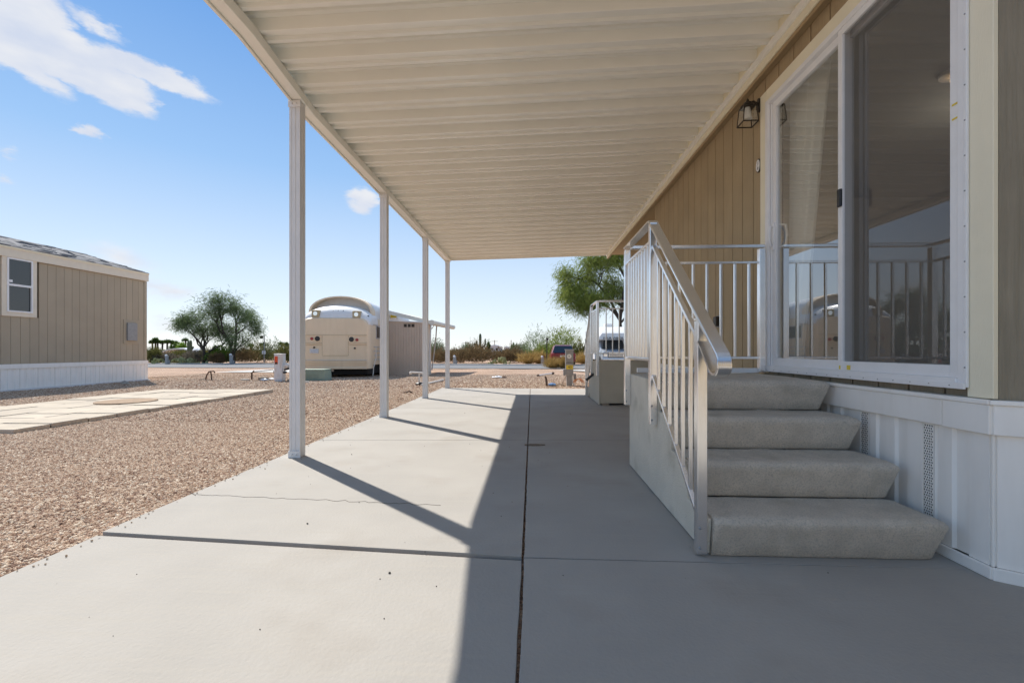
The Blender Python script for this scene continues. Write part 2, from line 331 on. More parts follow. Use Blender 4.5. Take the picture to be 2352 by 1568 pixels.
# ------------------------------------------------------------------ ground
def tz(x, y):
    t = min(max((y - 13) / 23, 0), 1); t = t * t * (3 - 2 * t) * .5 + t * .5
    return -.035 - .265 * t
gx = np.concatenate([np.linspace(-1500, -120, 6), np.linspace(-100, -20, 9), np.linspace(-18, 22, 101), np.linspace(30, 100, 8), np.linspace(200, 1500, 5)])
gy = np.concatenate([np.linspace(-300, -10, 5), np.linspace(-8, 42, 126), np.linspace(50, 200, 12), np.linspace(400, 4500, 6)])
vs = []
for y in gy:
    for x in gx:
        z = tz(x, y)
        if -18 < x < 22 and -8 < y < 42:
            k = .022 if (x < -2.5 or y > 11.8) else 0
            z += k * noise.noise(Vector((x * .55, y * .55, 0))) + k * .5 * noise.noise(Vector((x * 1.7, y * 1.7, 3)))
        vs.append((x, y, z))
nx = len(gx)
fs = [(j * nx + i, j * nx + i + 1, (j + 1) * nx + i + 1, (j + 1) * nx + i) for j in range(len(gy) - 1) for i in range(nx - 1)]
g = MB(); g.v = vs; g.f = fs
g.build('gravel_ground', M['gravel'], smooth=True, kind='structure')

# loose stones lying on the near gravel
def stones():
    pts = []; sca = []
    def region(x0, x1, y0, y1, dens, smin, smax, test):
        n = int((x1 - x0) * (y1 - y0) * dens); xs = rng.uniform(x0, x1, n); ys = rng.uniform(y0, y1, n); s = rng.uniform(smin, smax, n) ** 1.0
        for x, y, q in zip(xs, ys, s):
            if test(x, y):
                z = tz(x, y) + .022 * noise.noise(Vector((x * .55, y * .55, 0))) + .011 * noise.noise(Vector((x * 1.7, y * 1.7, 3)))
                pts.append((x, y, z + q * .15)); sca.append(q)
    left = lambda x, y: x < -2.27 + .03 * noise.noise(Vector((y * 4, 0, 0))) and not (-8.62 < x < -5.93 and 4.95 < y < 10.4) and x > -12.2 and x > -1.35 * y - 1.5
    region(-9.5, -2.2, 1.2, 6.0, 9500, .006, .0165, left)
    region(-12.2, -2.2, 6.0, 11.5, 2300, .010, .022, left)
    region(-14, 2.3, 11.35, 19, 700, .014, .03, lambda x, y: x > -12.2 or y > 15)
    me = bpy.data.meshes.new('gravel_stones'); me.from_pydata(pts, [], [])
    at = me.attributes.new('sz', 'FLOAT', 'POINT'); at.data.foreach_set('value', sca)
    col = bpy.data.collections.new('stone_shapes')
    for k in range(6):
        random.seed(k); b = MB().ball((0, 0, 0), 1, 6, 4, (1, random.uniform(.6, .9), random.uniform(.5, .75)))
        b.v = [tuple(c * random.uniform(.8, 1.15) for c in p) for p in b.v]
        col.objects.link(bpy.data.objects.new('stone', b.mesh('stone', M['stone'])))
    o = link('gravel', me); tag(o, kind='stuff')
    o['label'] = 'pinkish brown gravel spread over the yard beside the concrete patio'; o['category'] = 'gravel'
    ng = bpy.data.node_groups.new('scatter', 'GeometryNodeTree'); ng.interface.new_socket('Geometry', in_out='INPUT', socket_type='NodeSocketGeometry'); ng.interface.new_socket('Geometry', in_out='OUTPUT', socket_type='NodeSocketGeometry')
    N = ng.nodes; L = ng.links; gi = N.new('NodeGroupInput'); go = N.new('NodeGroupOutput'); ip = N.new('GeometryNodeInstanceOnPoints'); ci = N.new('GeometryNodeCollectionInfo')
    ci.inputs[0].default_value = col; ci.inputs['Separate Children'].default_value = True; ip.inputs['Pick Instance'].default_value = True
    mp_ = N.new('GeometryNodeMeshToPoints'); L.new(gi.outputs[0], mp_.inputs[0]); L.new(mp_.outputs[0], ip.inputs['Points']); L.new(ci.outputs[0], ip.inputs['Instance'])
    na = N.new('GeometryNodeInputNamedAttribute'); na.data_type = 'FLOAT'; na.inputs[0].default_value = 'sz'; L.new(na.outputs[0], ip.inputs['Scale'])
    rv = N.new('FunctionNodeRandomValue'); rv.data_type = 'FLOAT_VECTOR'; rv.inputs[0].default_value = (-.5, -.5, 0); rv.inputs[1].default_value = (.5, .5, 6.28); L.new(rv.outputs[0], ip.inputs['Rotation'])
    L.new(ip.outputs[0], go.inputs[0]); md = o.modifiers.new('scatter', 'NODES'); md.node_group = ng
stones()
random.seed(11)
ss = MB()
for k in range(150):
    x = -2.25 + abs(random.gauss(0, .05)); y = random.uniform(1.2, 11); r = random.uniform(.003, .007); ss.ball((x, y, .002 + r * .5 - (.009 if y < 2.2 else 0)), r, 6, 4, (1, .8, .6))
ss.build('stray_stones', M['hole'], kind='stuff', label='few loose pebbles strayed onto the left edge of the patio', cat='gravel')

# patio of poured slabs
patio = empty('patio', (0, 0, 0), kind='structure')
XL, XM, XR = -2.245, -.042, 2.42
J = [(-6, -6, -6), (2.27, 2.085, 2.045), (4.70, 4.80, 4.90), (7.36, 7.36, 7.38), (8.62, 8.64, 8.66), (11.30, 11.22, 11.12)]
def lerp(a, b, t): return a + (b - a) * t
for i in range(len(J) - 1):
    a, b = J[i], J[i + 1]
    for s, (x0, x1, k0, k1) in enumerate(((XL, XM - .006, 0, 1), (XM + .006, XR if i else 3.6, 1, 2))):
        low = -.009 if i == 0 and s == 0 else 0; g0 = (.012 if s == 0 else .006) if i == 1 else .0045; g1 = (.012 if s == 0 else .006) if i == 0 else .0045
        pl = [(x0, a[k0] + g0), (x1, a[k1] + g0), (x1, b[k1] - g1), (x0, b[k0] - g1)]
        if i == 0: pl = [(p[0], p[1]) for p in pl]
        # finely ragged edges along the middle crack
        pts = []
        for q in range(4):
            p, r_ = pl[q], pl[(q + 1) % 4]; n_ = 60 if q in (1, 3) else 30
            for t in range(n_):
                x, y = lerp(p[0], r_[0], t / n_), lerp(p[1], r_[1], t / n_)
                mid = abs(x - XM) < .05; w = .0045 if mid else .0012
                if abs(x - XL) < .02: w = .006
                pts.append((x + w * noise.noise(Vector((x * 20, y * 22, 1))), y + w * .6 * noise.noise(Vector((x * 22, y * 22, 9)))))
        MB().prism(pts, -.11, low, 'z').build('concrete_slab', M['concrete'], patio, bevel=.002)
B(-2.2, 2.4, -5.9, 11.1, -.12, -.055).build('slab_bed', M['dark_gap'], patio)
def ribbon(pts, w, z0=.001, th=.0015):
    m = MB()
    for i in range(len(pts) - 1):
        a, b = Vector((*pts[i], z0)), Vector((*pts[i + 1], z0)); m.bar(a, b, w * random.uniform(.5, 1.2), th)
    return m
def wander(a, b, n, amp):
    return [(lerp(a[0], b[0], t / n) + amp * noise.noise(Vector((t * .7, a[0], 0))), lerp(a[1], b[1], t / n) + amp * noise.noise(Vector((t * .7, 5, a[1])))) for t in range(n + 1)]
ribbon(wander(PX(445, 1135, Z=0).xy, PX(1010, 1160, Z=0).xy, 40, .03), .0017).build('crack', M['dark_gap'], patio)
ribbon(wander(PX(437, 1130, Z=0).xy, PX(450, 1138, Z=0).xy, 4, .01), .004).build('crack', M['dark_gap'], patio)
# sandy fill lying over the joint
sp = []
for k in range(26):
    t = k / 25; c = PX(lerp(1205, 1252, t), 1021, Z=0); w = .022 * math.sin(math.pi * min(1, t * 1.05 + .05)) + .004
    sp.append((c.x, c.y + w * (1 + .4 * random.random())))
for k in range(25, -1, -1):
    t = k / 25; c = PX(lerp(1205, 1252, t), 1022.5, Z=0); w = .02 * math.sin(math.pi * min(1, t + .05)); sp.append((c.x, c.y - w * (1 + .4 * random.random())))
MB().prism(sp, -.002, .006, 'z').build('sand_fill', M['sandy'], patio, bevel=.002)
db = MB()
for k in range(120):
    if k < 75: x, y = random.uniform(-2.0, 1.8), random.uniform(.9, 4.5)
    else: x, y = random.uniform(-2.0, 1.0), random.uniform(4.5, 10)
    r = random.uniform(.0012, .0035) if k % 13 else .006; db.ball((x, y, (-.008 if y < 2.05 and x < -.05 else .002) + r * .4), r, 5, 3, (1, random.uniform(.5, 1.6), .6))
db.build('grit', M['dark_gap'], patio, kind='stuff')

# terrace of long pavers in the next yard
terr = empty('paver_terrace', (0, 0, 0), kind='structure')
XA, XB_, YA, YB_ = -8.6, -5.95, 4.97, 10.25
col_w = [.62, .70, .66, .67]; x = XA
for ci_, w in enumerate(col_w):
    y = YA + (.0 if ci_ % 2 else 0); k = 0
    while y < YB_ - .05:
        ln = random.choice((.42, .55, .48)); y1 = min(y + ln, YB_)
        if YB_ - y1 < .2: y1 = YB_
        B(x + .010, x + w - .010, y + .010, y1 - .010, -.06, .035 + random.uniform(-.006, .006)).build('paver', M['paver'], terr, bevel=.008); y = y1
    x += w
B(XA + .02, XB_ - .02, YA + .02, YB_ - .02, -.06, .012).build('terrace_bed', M['sandy'], terr)
hp = PX(291.6, 921.5, Z=.04)
MB().disc((hp.x, hp.y, .041), .44, .44, 'z', .022, 40).build('dirt_disc', M['hole'], terr, bevel=.006)

# road, kerbs and drives
def quad_sheet(name, pts, dz, m, n=14):
    a, b, c, d = [Vector((*p, 0)) for p in pts]; vs = []
    for j in range(n + 1):
        for i in range(n + 1):
            p = a.lerp(b, i / n).lerp(d.lerp(c, i / n), j / n); vs.append((p.x, p.y, tz(p.x, p.y) + dz))
    q = MB(); q.v = vs; q.f = [(j * (n + 1) + i, j * (n + 1) + i + 1, (j + 1) * (n + 1) + i + 1, (j + 1) * (n + 1) + i) for j in range(n) for i in range(n)]
    return q.build(name, m, kind='structure')
quad_sheet('road', [(-90, 33), (60, 23.2), (60, 32.5), (-90, 41)], .03, M['asphalt'], 30)
kb = MB(); kb.bar((-90, 41.15, tz(0, 38) + .03), (60, 32.7, tz(0, 33) + .03), .35, .12); kb.build('kerb', M['pale_concrete'], kind='structure')
quad_sheet('driveway_left', [(-14.6, 20.3), (-8.6, 20.3), (-8.6, 27.2), (-14.6, 27.6)], .034, M['pale_concrete'])
quad_sheet('driveway_right', [(1.2, 24.6), (8, 14.5), (14, 18), (8, 26.3)], .036, M['pale_concrete'])

# ------------------------------------------------------------------ the house on the right
XW = 1.93; ZT = 3.20
home = empty('mobile_home', (XW, 1.9, 0), 'tan manufactured home with wide sliding glass door beside the covered patio', 'house')
ds = lambda u: PX(u, 803, X=XW).y
D0, D1 = ds(2232), ds(1767)          # door frame near and far sides
T0, T1 = ds(2294), ds(1752)
ZS, ZH = .795, 2.96
YC = T0 - .005                       # near corner of the long wall
# backing walls round the door opening
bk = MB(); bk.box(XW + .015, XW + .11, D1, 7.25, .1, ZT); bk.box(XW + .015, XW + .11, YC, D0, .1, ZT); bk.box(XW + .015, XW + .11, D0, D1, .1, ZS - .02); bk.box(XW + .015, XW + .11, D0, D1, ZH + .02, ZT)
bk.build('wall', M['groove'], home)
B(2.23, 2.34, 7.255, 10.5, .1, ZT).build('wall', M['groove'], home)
B(1.95, 2.23, 7.16, 7.245, .1, ZT).build('wall', M['siding'], home)
# boards of the long wall
y = YC; k = 0
edges = []
y = ds(1729.9) + .205 * 16
while y > YC + .02: edges.append(y); y -= .205
edges.append(YC)
for a, b in zip(edges[1:], edges[:-1]):
    if b > 7.26: b = 7.255
    if a > 7.2: continue
    a += .0055; b -= .0055
    if a >= T1 - .02 or b <= T0: rngs = [(.70, ZT)]
    else:
        if a < T1 < b: MB().box(XW, XW + .016, T1 - .01, b, .70, ZT).build('siding_board', M['siding'], home, bevel=.0025); b = T1 - .012
        rngs = [(.70, ZS + .0), (ZH + .10, ZT)]
    for z0, z1 in rngs:
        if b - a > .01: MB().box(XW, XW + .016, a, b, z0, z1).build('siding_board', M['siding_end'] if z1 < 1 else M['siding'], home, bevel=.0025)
y = 7.27
while y < 10.4:
    MB().box(2.215, 2.231, y + .004, min(y + .201, 10.42), .70, ZT).build('siding_board', M['siding'], home, bevel=.0025); y += .205
B(2.20, 2.33, 10.425, 10.52, .70, ZT).build('corner_board', M['cream_trim'], home, bevel=.003)
# end wall beyond, and the angled near wall
B(2.34, 8.5, 10.42, 10.52, .1, ZT).build('wall', M['siding'], home)
dn = Vector((.82, -.572, 0)).normalized(); c0 = Vector((XW, YC, 0)); nrm = Vector((-dn.y * -1, -dn.x, 0)); nrm = Vector((dn.y, -dn.x, 0))
def ang(m, s0, s1, z0, z1, off, th):      # box on the angled wall: s along it, off outwards
    pts = []
    for s_, o_ in ((s0, off), (s1, off), (s1, off - th), (s0, off - th)):
        p = c0 + dn * s_ + nrm * o_; pts.append((p.x, p.y))
    return m.prism(pts, z0, z1, 'z')
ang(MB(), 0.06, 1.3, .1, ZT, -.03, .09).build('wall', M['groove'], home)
s = -.004
while s < 1.25:
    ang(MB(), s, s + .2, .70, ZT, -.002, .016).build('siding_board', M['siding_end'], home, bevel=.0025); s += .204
e1 = c0 + dn * 1.3
B(e1.x, e1.x + .1, -6, e1.y, .1, ZT).build('wall', M['siding'], home)
# wide corner trim by the door
B(XW - .022, XW - .001, T0, D0 - .002, .745, ZT - .002).build('corner_board', M['cream_trim'], home, bevel=.003)
# door surround
B(XW - .022, XW - .001, D1 + .002, T1, ZS - .03, ZH + .10).build('door_trim', M['cream_trim'], home, bevel=.003)
B(XW - .0225, XW - .001, D0 - .001, D1 + .001, ZH + .012, ZH + .10).build('door_trim', M['cream_trim'], home, bevel=.003)
# sliding door
door = MB()
door.box(XW - .035, XW + .08, D1 - .035, D1, ZS, ZH); door.box(XW - .035, XW + .08, D0, D0 + .03, ZS, ZH)
door.box(XW - .035, XW + .08, D0 + .03, D1 - .035, ZH - .035, ZH); door.box(XW - .045, XW + .08, D0 + .03, D1 - .035, ZS, ZS + .03)
door.box(XW - .012, XW + .002, D1 - .05, D1 - .035, ZS + .03, ZH - .035); door.box(XW - .03, XW - .018, D1 - .044, D1 - .035, ZS + .03, ZH - .035)
doorf = door.build('sliding_door_frame', M['white_frame'], home, bevel=.002)
B(XW - .048, XW - .036, D0 - .012, D1 + .01, ZS - .018, ZS + .01).build('sill_flange', M['white_frame'], doorf, bevel=.002)
B(XW - .036, XW - .024, D0 - .014, D0 - .001, ZS - .01, ZH + .01).build('nail_flange', M['white_frame'], doorf, bevel=.002)
sc_ = MB()
for k in range(16):
    sc_.disc((XW - .049, lerp(D0, D1, (k + .5) / 16), ZS - .004), .0025, .0025, 'x', .003, 6)
for k in range(14):
    sc_.ball((XW - .037, D0 - .007, lerp(ZS, ZH, (k + .5) / 14)), .0035, 6, 4)
sc_.build('screws', M['grey_box'], doorf, kind='stuff')
mid = ds(1938)
def panel(name, y0, y1, x, st, br, m=M['white_frame']):
    q = MB(); z0, z1 = ZS + .03, ZH - .035
    q.box(x - .014, x + .014, y0, y0 + st, z0, z1); q.box(x - .014, x + .014, y1 - st, y1, z0, z1)
    q.box(x - .014, x + .014, y0 + st, y1 - st, z0, z0 + br); q.box(x - .014, x + .014, y0 + st, y1 - st, z1 - st, z1)
    f = q.build(name, m, home, bevel=.002)
    return f, (y0 + st, y1 - st, z0 + br, z1 - st)
slide, r_ = panel('sliding_panel', mid - .02, D1 - .052, XW + .012, .05, .06)
MB().add([(XW + .014, r_[0], r_[2]), (XW + .014, r_[1], r_[2]), (XW + .014, r_[1], r_[3]), (XW + .014, r_[0], r_[3])], [(0, 1, 2, 3)]).build('pane', M['glass'], slide)
fixp, r2 = panel('fixed_panel', D0 + .032, mid + .05, XW + .050, .045, .055)
MB().add([(XW + .052, r2[0], r2[2]), (XW + .052, r2[1], r2[2]), (XW + .052, r2[1], r2[3]), (XW + .052, r2[0], r2[3])], [(0, 1, 2, 3)]).build('pane', M['glass'], fixp)
scr, r3 = panel('screen_panel', D0 + .034, mid + .012, XW - .014, .040, .055)
q = MB(); q.add([(XW - .014, r3[0], r3[2]), (XW - .014, r3[1], r3[2]), (XW - .014, r3[1], r3[3]), (XW - .014, r3[0], r3[3])], [(0, 1, 2, 3)]); q.build('insect_screen', M['screen'], scr)
lz = 2.03 - .14
lp = PX(1942, 455, X=XW); MB().box(XW - .045, XW - .028, lp.y - .016, lp.y + .016, lp.z - .055, lp.z + .055).build('latch', M['black'], scr, bevel=.006)
hz = PX(1790, 538, X=XW).z
hy = D1 - .052 - .028
MB().box(XW - .014, XW - .002, hy - .014, hy + .014, hz - .11, hz + .11).build('handle_plate', M['white_frame'], slide, bevel=.003)
MB().tube([(XW - .002, hy, hz + .08), (XW - .03, hy - .0, hz + .075), (XW - .045, hy - .01, hz + .03), (XW - .045, hy - .01, hz - .03), (XW - .03, hy, hz - .075), (XW - .002, hy, hz - .08)], .008, 8).build('pull_handle', M['white_frame'], slide, smooth=True)
MB().tube([(XW + .026, hy - .02, hz + .09), (XW + .06, hy - .05, hz + .08), (XW + .065, hy - .06, hz), (XW + .06, hy - .05, hz - .08), (XW + .026, hy - .02, hz - .09)], .009, 8).build('inner_handle', M['white_frame'], slide, smooth=True)
B(XW - .0302, XW - .0285, mid - .1, mid - .07, ZS + .035, ZS + .062).build('yellow_tape', M['yellow'], scr)
B(XW - .0302, XW - .0285, mid - .012, mid - .0, ZS + .035, ZS + .058).build('yellow_tape', M['yellow'], scr)
for zz in (2.05, 1.985):
    B(XW - .0302, XW - .0285, D0 + .035, D0 + .062, zz, zz + .008).build('yellow_tape', M['yellow'], scr)
# room behind the glass
rm = MB(); rm.box(XW + .12, 8.38, 1.95, 6.6, .72, .76); rm.box(XW + .12, 8.38, 1.95, 6.6, 3.08, 3.12); rm.box(3.1, 8.38, 1.89, 1.95, .76, 3.08); rm.box(XW + .12, 3.09, 1.90, 1.95, .76, 3.08); rm.box(XW + .12, 8.38, 6.6, 6.66, .76, 3.08)
rm.build('room', M['room'], home)
cu = MB(); n_ = 70; vs = []
for k in range(n_ + 1):
    y = lerp(D1 + .05, D1 - .42, k / n_); 
    for z in (.8, 1.4, 2.0, 2.6, 3.05):
        gather = 1 if z > 1.0 else .9; yy = D1 + .05 + (y - D1 - .05) * (.25 + .75 * ((z - .8) / 2.25))
        vs.append((XW + .2 + .03 * math.sin(k * .85), yy, z))
cu.add(vs, [(i * 5 + j, i * 5 + j + 1, (i + 1) * 5 + j + 1, (i + 1) * 5 + j) for i in range(n_) for j in range(4)]); cu.build('curtain', M['curtain'], home, smooth=True)
lampc = PX(2195, 152, X=3.25)
cl_ = empty('ceiling_lamp', (3.25, lampc.y, 3.05), 'small warm lit lamp glowing inside the room behind the sliding door', 'lamp')
em = bpy.data.materials.new('lamp_glow'); em.use_nodes = True; em.node_tree.nodes['Principled BSDF'].inputs['Emission Color'].default_value = (1, .62, .3, 1); em.node_tree.nodes['Principled BSDF'].inputs['Emission Strength'].default_value = .8
MB().disc((3.25, lampc.y, 3.066), .10, .10, 'z', .025, 20).build('rose', M['white_frame'], cl_)
MB().ball((3.25, lampc.y, 3.02), .035, 12, 6).build('bulb', em, cl_, smooth=True)
pl_ = bpy.data.lights.new('ceiling_lamp_light', 'POINT'); pl_.energy = 2.2; pl_.color = (1, .93, .82); pl_.shadow_soft_size = .06
plo = bpy.data.objects.new('ceiling_lamp_light', pl_); C.objects.link(plo); plo.location = (3.9, lampc.y + .3, 2.7)
# skirting: panels, vents, cap and base
XS = 1.91
def skirt_panel(poly_fn, s0, s1):
    pass
def skirt_profile(L):      # s along the wall, d outward relief
    return [(0, 0), (.004, .0), (.006, -.008), (.010, -.008), (.012, 0), (.10, 0), (.112, -.012), (.17, -.012), (.182, 0), (.25, 0), (.262, -.010), (.30, -.010), (.312, 0), (L - .004, 0)]
def skirt_mesh(P0, d, nn, L, z0, z1):
    pr = [p for p in skirt_profile(L) if p[0] < L]; top = []
    for s_, o_ in pr: top.append(P0 + d * s_ + nn * o_)
    bot = [P0 + d * pr[-1][0] - nn * .03, P0 - nn * .03]
    return MB().prism([(p.x, p.y) for p in top + bot], z0, z1, 'z')
sk = empty('skirting', (XS, YC, 0)); sk.parent = home; sk.matrix_parent_inverse = Matrix.Translation(-Vector(home.location))
def vent(P0, d, nn, z0, z1):
    a = P0; b = P0 + d * .052
    v_ = MB().prism([(a.x, a.y), (b.x, b.y), ((b - nn * .02).x, (b - nn * .02).y), ((a - nn * .02).x, (a - nn * .02).y)], z0, z1, 'z').build('vent_strip', M['white'], home)
    h = MB(); z = z0 + .006; r = 0
    while z < z1 - .01:
        for c in range(4):
            o_ = .006 + c * .0125 + (.004 if r % 2 else 0); p = P0 + d * o_ + nn * .0008; q_ = P0 + d * (o_ + .006) + nn * .0008
            h.add([(p.x, p.y, z), (q_.x, q_.y, z + .002), (q_.x, q_.y, z + .009), (p.x, p.y, z + .007)], [(0, 1, 2, 3)])
        z += .0125; r += 1
    h.build('vent_slots', M['dark_gap'], v_)
yv = PX(2144.7, 1000, X=XS).y
d_ = Vector((0, 1, 0)); n_o = Vector((-1, 0, 0))
y = yv
while y < 7.3:
    vent(Vector((XS, y, 0)), d_, n_o, .05, .60)
    skirt_mesh(Vector((XS, y + .053, 0)), d_, n_o, .365, .05, .60).build('skirting_panel', M['white'], home); y += .42
ya = YC + .012
skirt_mesh(Vector((XS, ya, 0)), d_, n_o, yv - ya, .05, .60).build('skirting_panel', M['white'], home)
pa = Vector((XS, ya, 0)); nn = Vector((dn.y, -dn.x, 0)); nn = -nn if nn.dot(Vector((-1, -1, 0))) < 0 else nn
for k in range(3): skirt_mesh(pa + dn * (.003 + k * .42), dn, nn, .415, .05, .60).build('skirting_panel', M['white'], home)
# cap and base runs (butt jointed)
B(XS - .022, XS - .001, 2.185, 7.3, .60, .722).build('skirting_cap', M['white'], home, bevel=.004)
B(XS - .024, XS - .001, YC - .0, 2.181, .598, .722).build('skirting_cap', M['white'], home, bevel=.004)
B(XS - .030, XS + .03, YC + .0, 7.3, .7225, .742).build('cap_ledge', M['white'], home, bevel=.003)
B(XS - .018, XS - .001, YC + .0, 7.3, .001, .05).build('skirting_base', M['white'], home, bevel=.003)
B(2.19, 2.212, 7.32, 10.5, .001, .70).build('skirting_panel', M['white'], home)
c0s = Vector((XS, ya, 0))
def ang2(s0, s1, z0, z1, o0, o1):
    pts = []
    for s_, o_ in ((s0, o0), (s1, o0), (s1, o1), (s0, o1)):
        p = c0s + dn * s_ + nn * o_; pts.append((p.x, p.y))
    return MB().prism(pts, z0, z1, 'z')
ang2(.0, 1.3, .598, .722, .023, .001).build('skirting_cap', M['white'], home, bevel=.004)
ang2(-.01, 1.3, .7225, .742, .032, -.02).build('cap_ledge', M['white'], home, bevel=.003)
ang2(.0, 1.3, -.012, .05, .018, .001).build('skirting_base', M['white'], home, bevel=.003)
bpy.data.objects.remove(sk)
# eaves and roof of the house
B(1.872, 2.5, .95, 10.9, ZT + .002, ZT + .02).build('soffit', M['soffit'], home)
B(2.7, 3.4, -6, .945, ZT + .002, ZT + .02).build('soffit', M['soffit'], home)
MB().prism([(1.875, ZT + .022), (8.9, ZT + .022), (8.9, ZT + .16), (5.3, ZT + .95), (1.875, ZT + .18)], .95, 10.9, 'y').build('roof', M['shingle'], home)
MB().prism([(2.7, ZT + .022), (8.9, ZT + .022), (8.9, ZT + .16), (5.3, ZT + .95), (2.7, ZT + .40)], -6, .945, 'y').build('roof', M['shingle'], home)
for y0_, y1_, z0_, z1_ in ((-6, 2.2, .1, ZT), (6.3, 10.4, .1, ZT), (2.2, 6.3, .1, .95), (2.2, 6.3, 2.9, ZT)): B(8.4, 8.5, y0_, y1_, z0_, z1_).build('wall', M['siding'], home)
MB().add([(8.42, 2.2, .95), (8.42, 6.3, .95), (8.42, 6.3, 2.9), (8.42, 2.2, 2.9)], [(0, 1, 2, 3)]).build('rear_window', M['lamp_glass'], home)  # unseen window and its wall opening, added to let daylight into the room

# wall lantern
lx = XW; Y0 = PX(1742, 270, X=XW).y - .02; zt = 3.075
lan = empty('wall_lantern', (lx, Y0, 2.95), 'square glass lantern with bronze frame mounted on tan siding by the door', 'lantern')
MB().disc((lx - .008, Y0, 3.02), .032, .06, 'x', .016, 20).build('backplate', M['bronze'], lan, bevel=.003)
MB().tube([(lx - .016, Y0, 3.03), (lx - .05, Y0, 3.055), (lx - .085, Y0, 3.05)], .009, 8).build('arm', M['bronze'], lan, smooth=True)
xc = lx - .10; zb, zc = 2.865, 3.005
fr = MB(); wb, wt = .062, .05
for i in (-1, 1):
    for j in (-1, 1): fr.bar((xc + i * wt, Y0 + j * wt, zc), (xc + i * wb, Y0 + j * wb, zb), .006)
cr = [(xc - wb, Y0 - wb, zb), (xc + wb, Y0 - wb, zb), (xc + wb, Y0 + wb, zb), (xc - wb, Y0 + wb, zb)]
ct = [(xc - wt, Y0 - wt, zc), (xc + wt, Y0 - wt, zc), (xc + wt, Y0 + wt, zc), (xc - wt, Y0 + wt, zc)]
for i in range(4): fr.bar(cr[i], cr[(i + 1) % 4], .008); fr.bar(ct[i], ct[(i + 1) % 4], .006)
fr.build('cage', M['bronze'], lan)
rf = MB(); rf.loft([[(xc + math.cos(a) * r, Y0 + math.sin(a) * r, z) for a in [2 * math.pi * k / 16 for k in range(16)]] for r, z in ((.058, zc), (.056, zc + .012), (.04, zc + .02), (.032, zc + .038), (.012, zc + .046), (.012, zc + .06), (.004, zc + .075))]); rf.build('cap', M['bronze'], lan, smooth=True)
for i in range(4):
    MB().add([cr[i], cr[(i + 1) % 4], ct[(i + 1) % 4], ct[i]], [(0, 1, 2, 3)]).build('pane', M['lamp_glass'], lan)
MB().tube([(xc, Y0, zc - .002), (xc, Y0, zc - .03), (xc, Y0, zc - .10)], [.02, .024, .034], 16).build('candle_shade', M['frosted'], lan, smooth=True)
# oval plaque and socket cover
pp = PX(1742, 381, X=XW - .005)
pl = empty('oval_plaque', pp, 'small white oval plaque with dark rim on tan siding below the lantern', 'plaque')
MB().disc((XW - .004, pp.y, pp.z), .037, .058, 'x', .010, 24).build('rim', M['bronze'], pl)
MB().disc((XW - .010, pp.y, pp.z), .030, .050, 'x', .004, 24).build('face', M['white_frame'], pl)
mk = MB(); mk.bar((XW - .0125, pp.y + .010, pp.z + .022), (XW - .0125, pp.y - .010, pp.z + .034), .001, .007); mk.bar((XW - .0125, pp.y + .014, pp.z - .002), (XW - .0125, pp.y - .012, pp.z + .018), .001, .006)
mk.disc((XW - .0125, pp.y, pp.z - .022), .012, .014, 'x', .001, 12); mk.build('marking', M['grey_box'], pl)
op = PX(1652, 738, X=XW)
oc = empty('socket_cover', op, 'small dark weatherproof socket cover low on tan siding behind the railing', 'socket cover')
MB().box(XW - .012, XW - .001, op.y - .05, op.y + .05, op.z - .06, op.z + .06).build('plate', M['grey_box'], oc, bevel=.003)
MB().box(XW - .05, XW - .012, op.y - .04, op.y + .04, op.z - .05, op.z + .05).build('lid', M['bronze'], oc, bevel=.006)

# ------------------------------------------------------------------ patio cover
cov = empty('patio_cover', (-2.09, 3.95, 0), 'cream corrugated metal patio roof on four slim white posts', 'patio cover')
XO, XI = -2.045, 1.845; ZO, ZI = 3.235, 3.335; PIT = .328
prof = [(0, 0), (.034, 0), (.037, .026), (.103, .026), (.106, 0), (.140, 0), (.146, .084), (.196, .084), (.199, .066), (.209, .066), (.212, .084), (.254, .084), (.257, .066), (.267, .066), (.270, .084), (.319, .084), (.3260, .0), (.3300, -.003)]
up = [(y, z + .0035) for y, z in reversed(prof)]
vs = []; ring = prof + up; nn_ = len(ring)
for x, z0 in ((XO - .085, ZO - .002), (XI, ZI)):
    vs += [(x, y, z + z0) for y, z in ring]
pm = MB().add(vs, [tuple(range(nn_))[::-1], tuple(range(nn_, 2 * nn_))] + [(i, (i + 1) % nn_, nn_ + (i + 1) % nn_, nn_ + i) for i in range(nn_)]).mesh('roof_panel', M['cream'])
xoff = lambda Y: min(max((4.2 - Y) * .09, 0), .10)
k = 0; y = 11.38 - PIT
while y > 2.15:
    o = bpy.data.objects.new('roof_panel', pm); C.objects.link(o); o.parent = cov; o.location = Vector((xoff(y + .16) + random.uniform(-.003, .003), y, random.uniform(-.0012, .0012))) - Vector(cov.location)
    y -= PIT; k += 1
ROOFY0 = y + PIT
def tapered(xa, xb, ya, z0, z1, shift_b=1):
    ys = [ROOFY0, 3.1, 4.2, ya]; rings = []
    for y in ys:
        a, b = xa + xoff(y), xb + xoff(y) * shift_b; rings.append([(a, y, z0), (b, y, z0), (b, y, z1), (a, y, z1)])
    return MB().loft(rings)
tapered(-2.135, XO, 11.36, 3.15, ZO - .006, 1).build('beam', M['cream'], cov, bevel=.004)
tapered(-2.158, -2.137, 11.40, 3.135, 3.36).build('outer_fascia', M['cream'], cov, bevel=.003)
B(1.60, 1.93, ROOFY0, 11.39, 3.435, 3.45).build('light_stop_flashing', M['cream'], cov)  # unseen strip added above the panels to keep sunlight out of the ledger gap
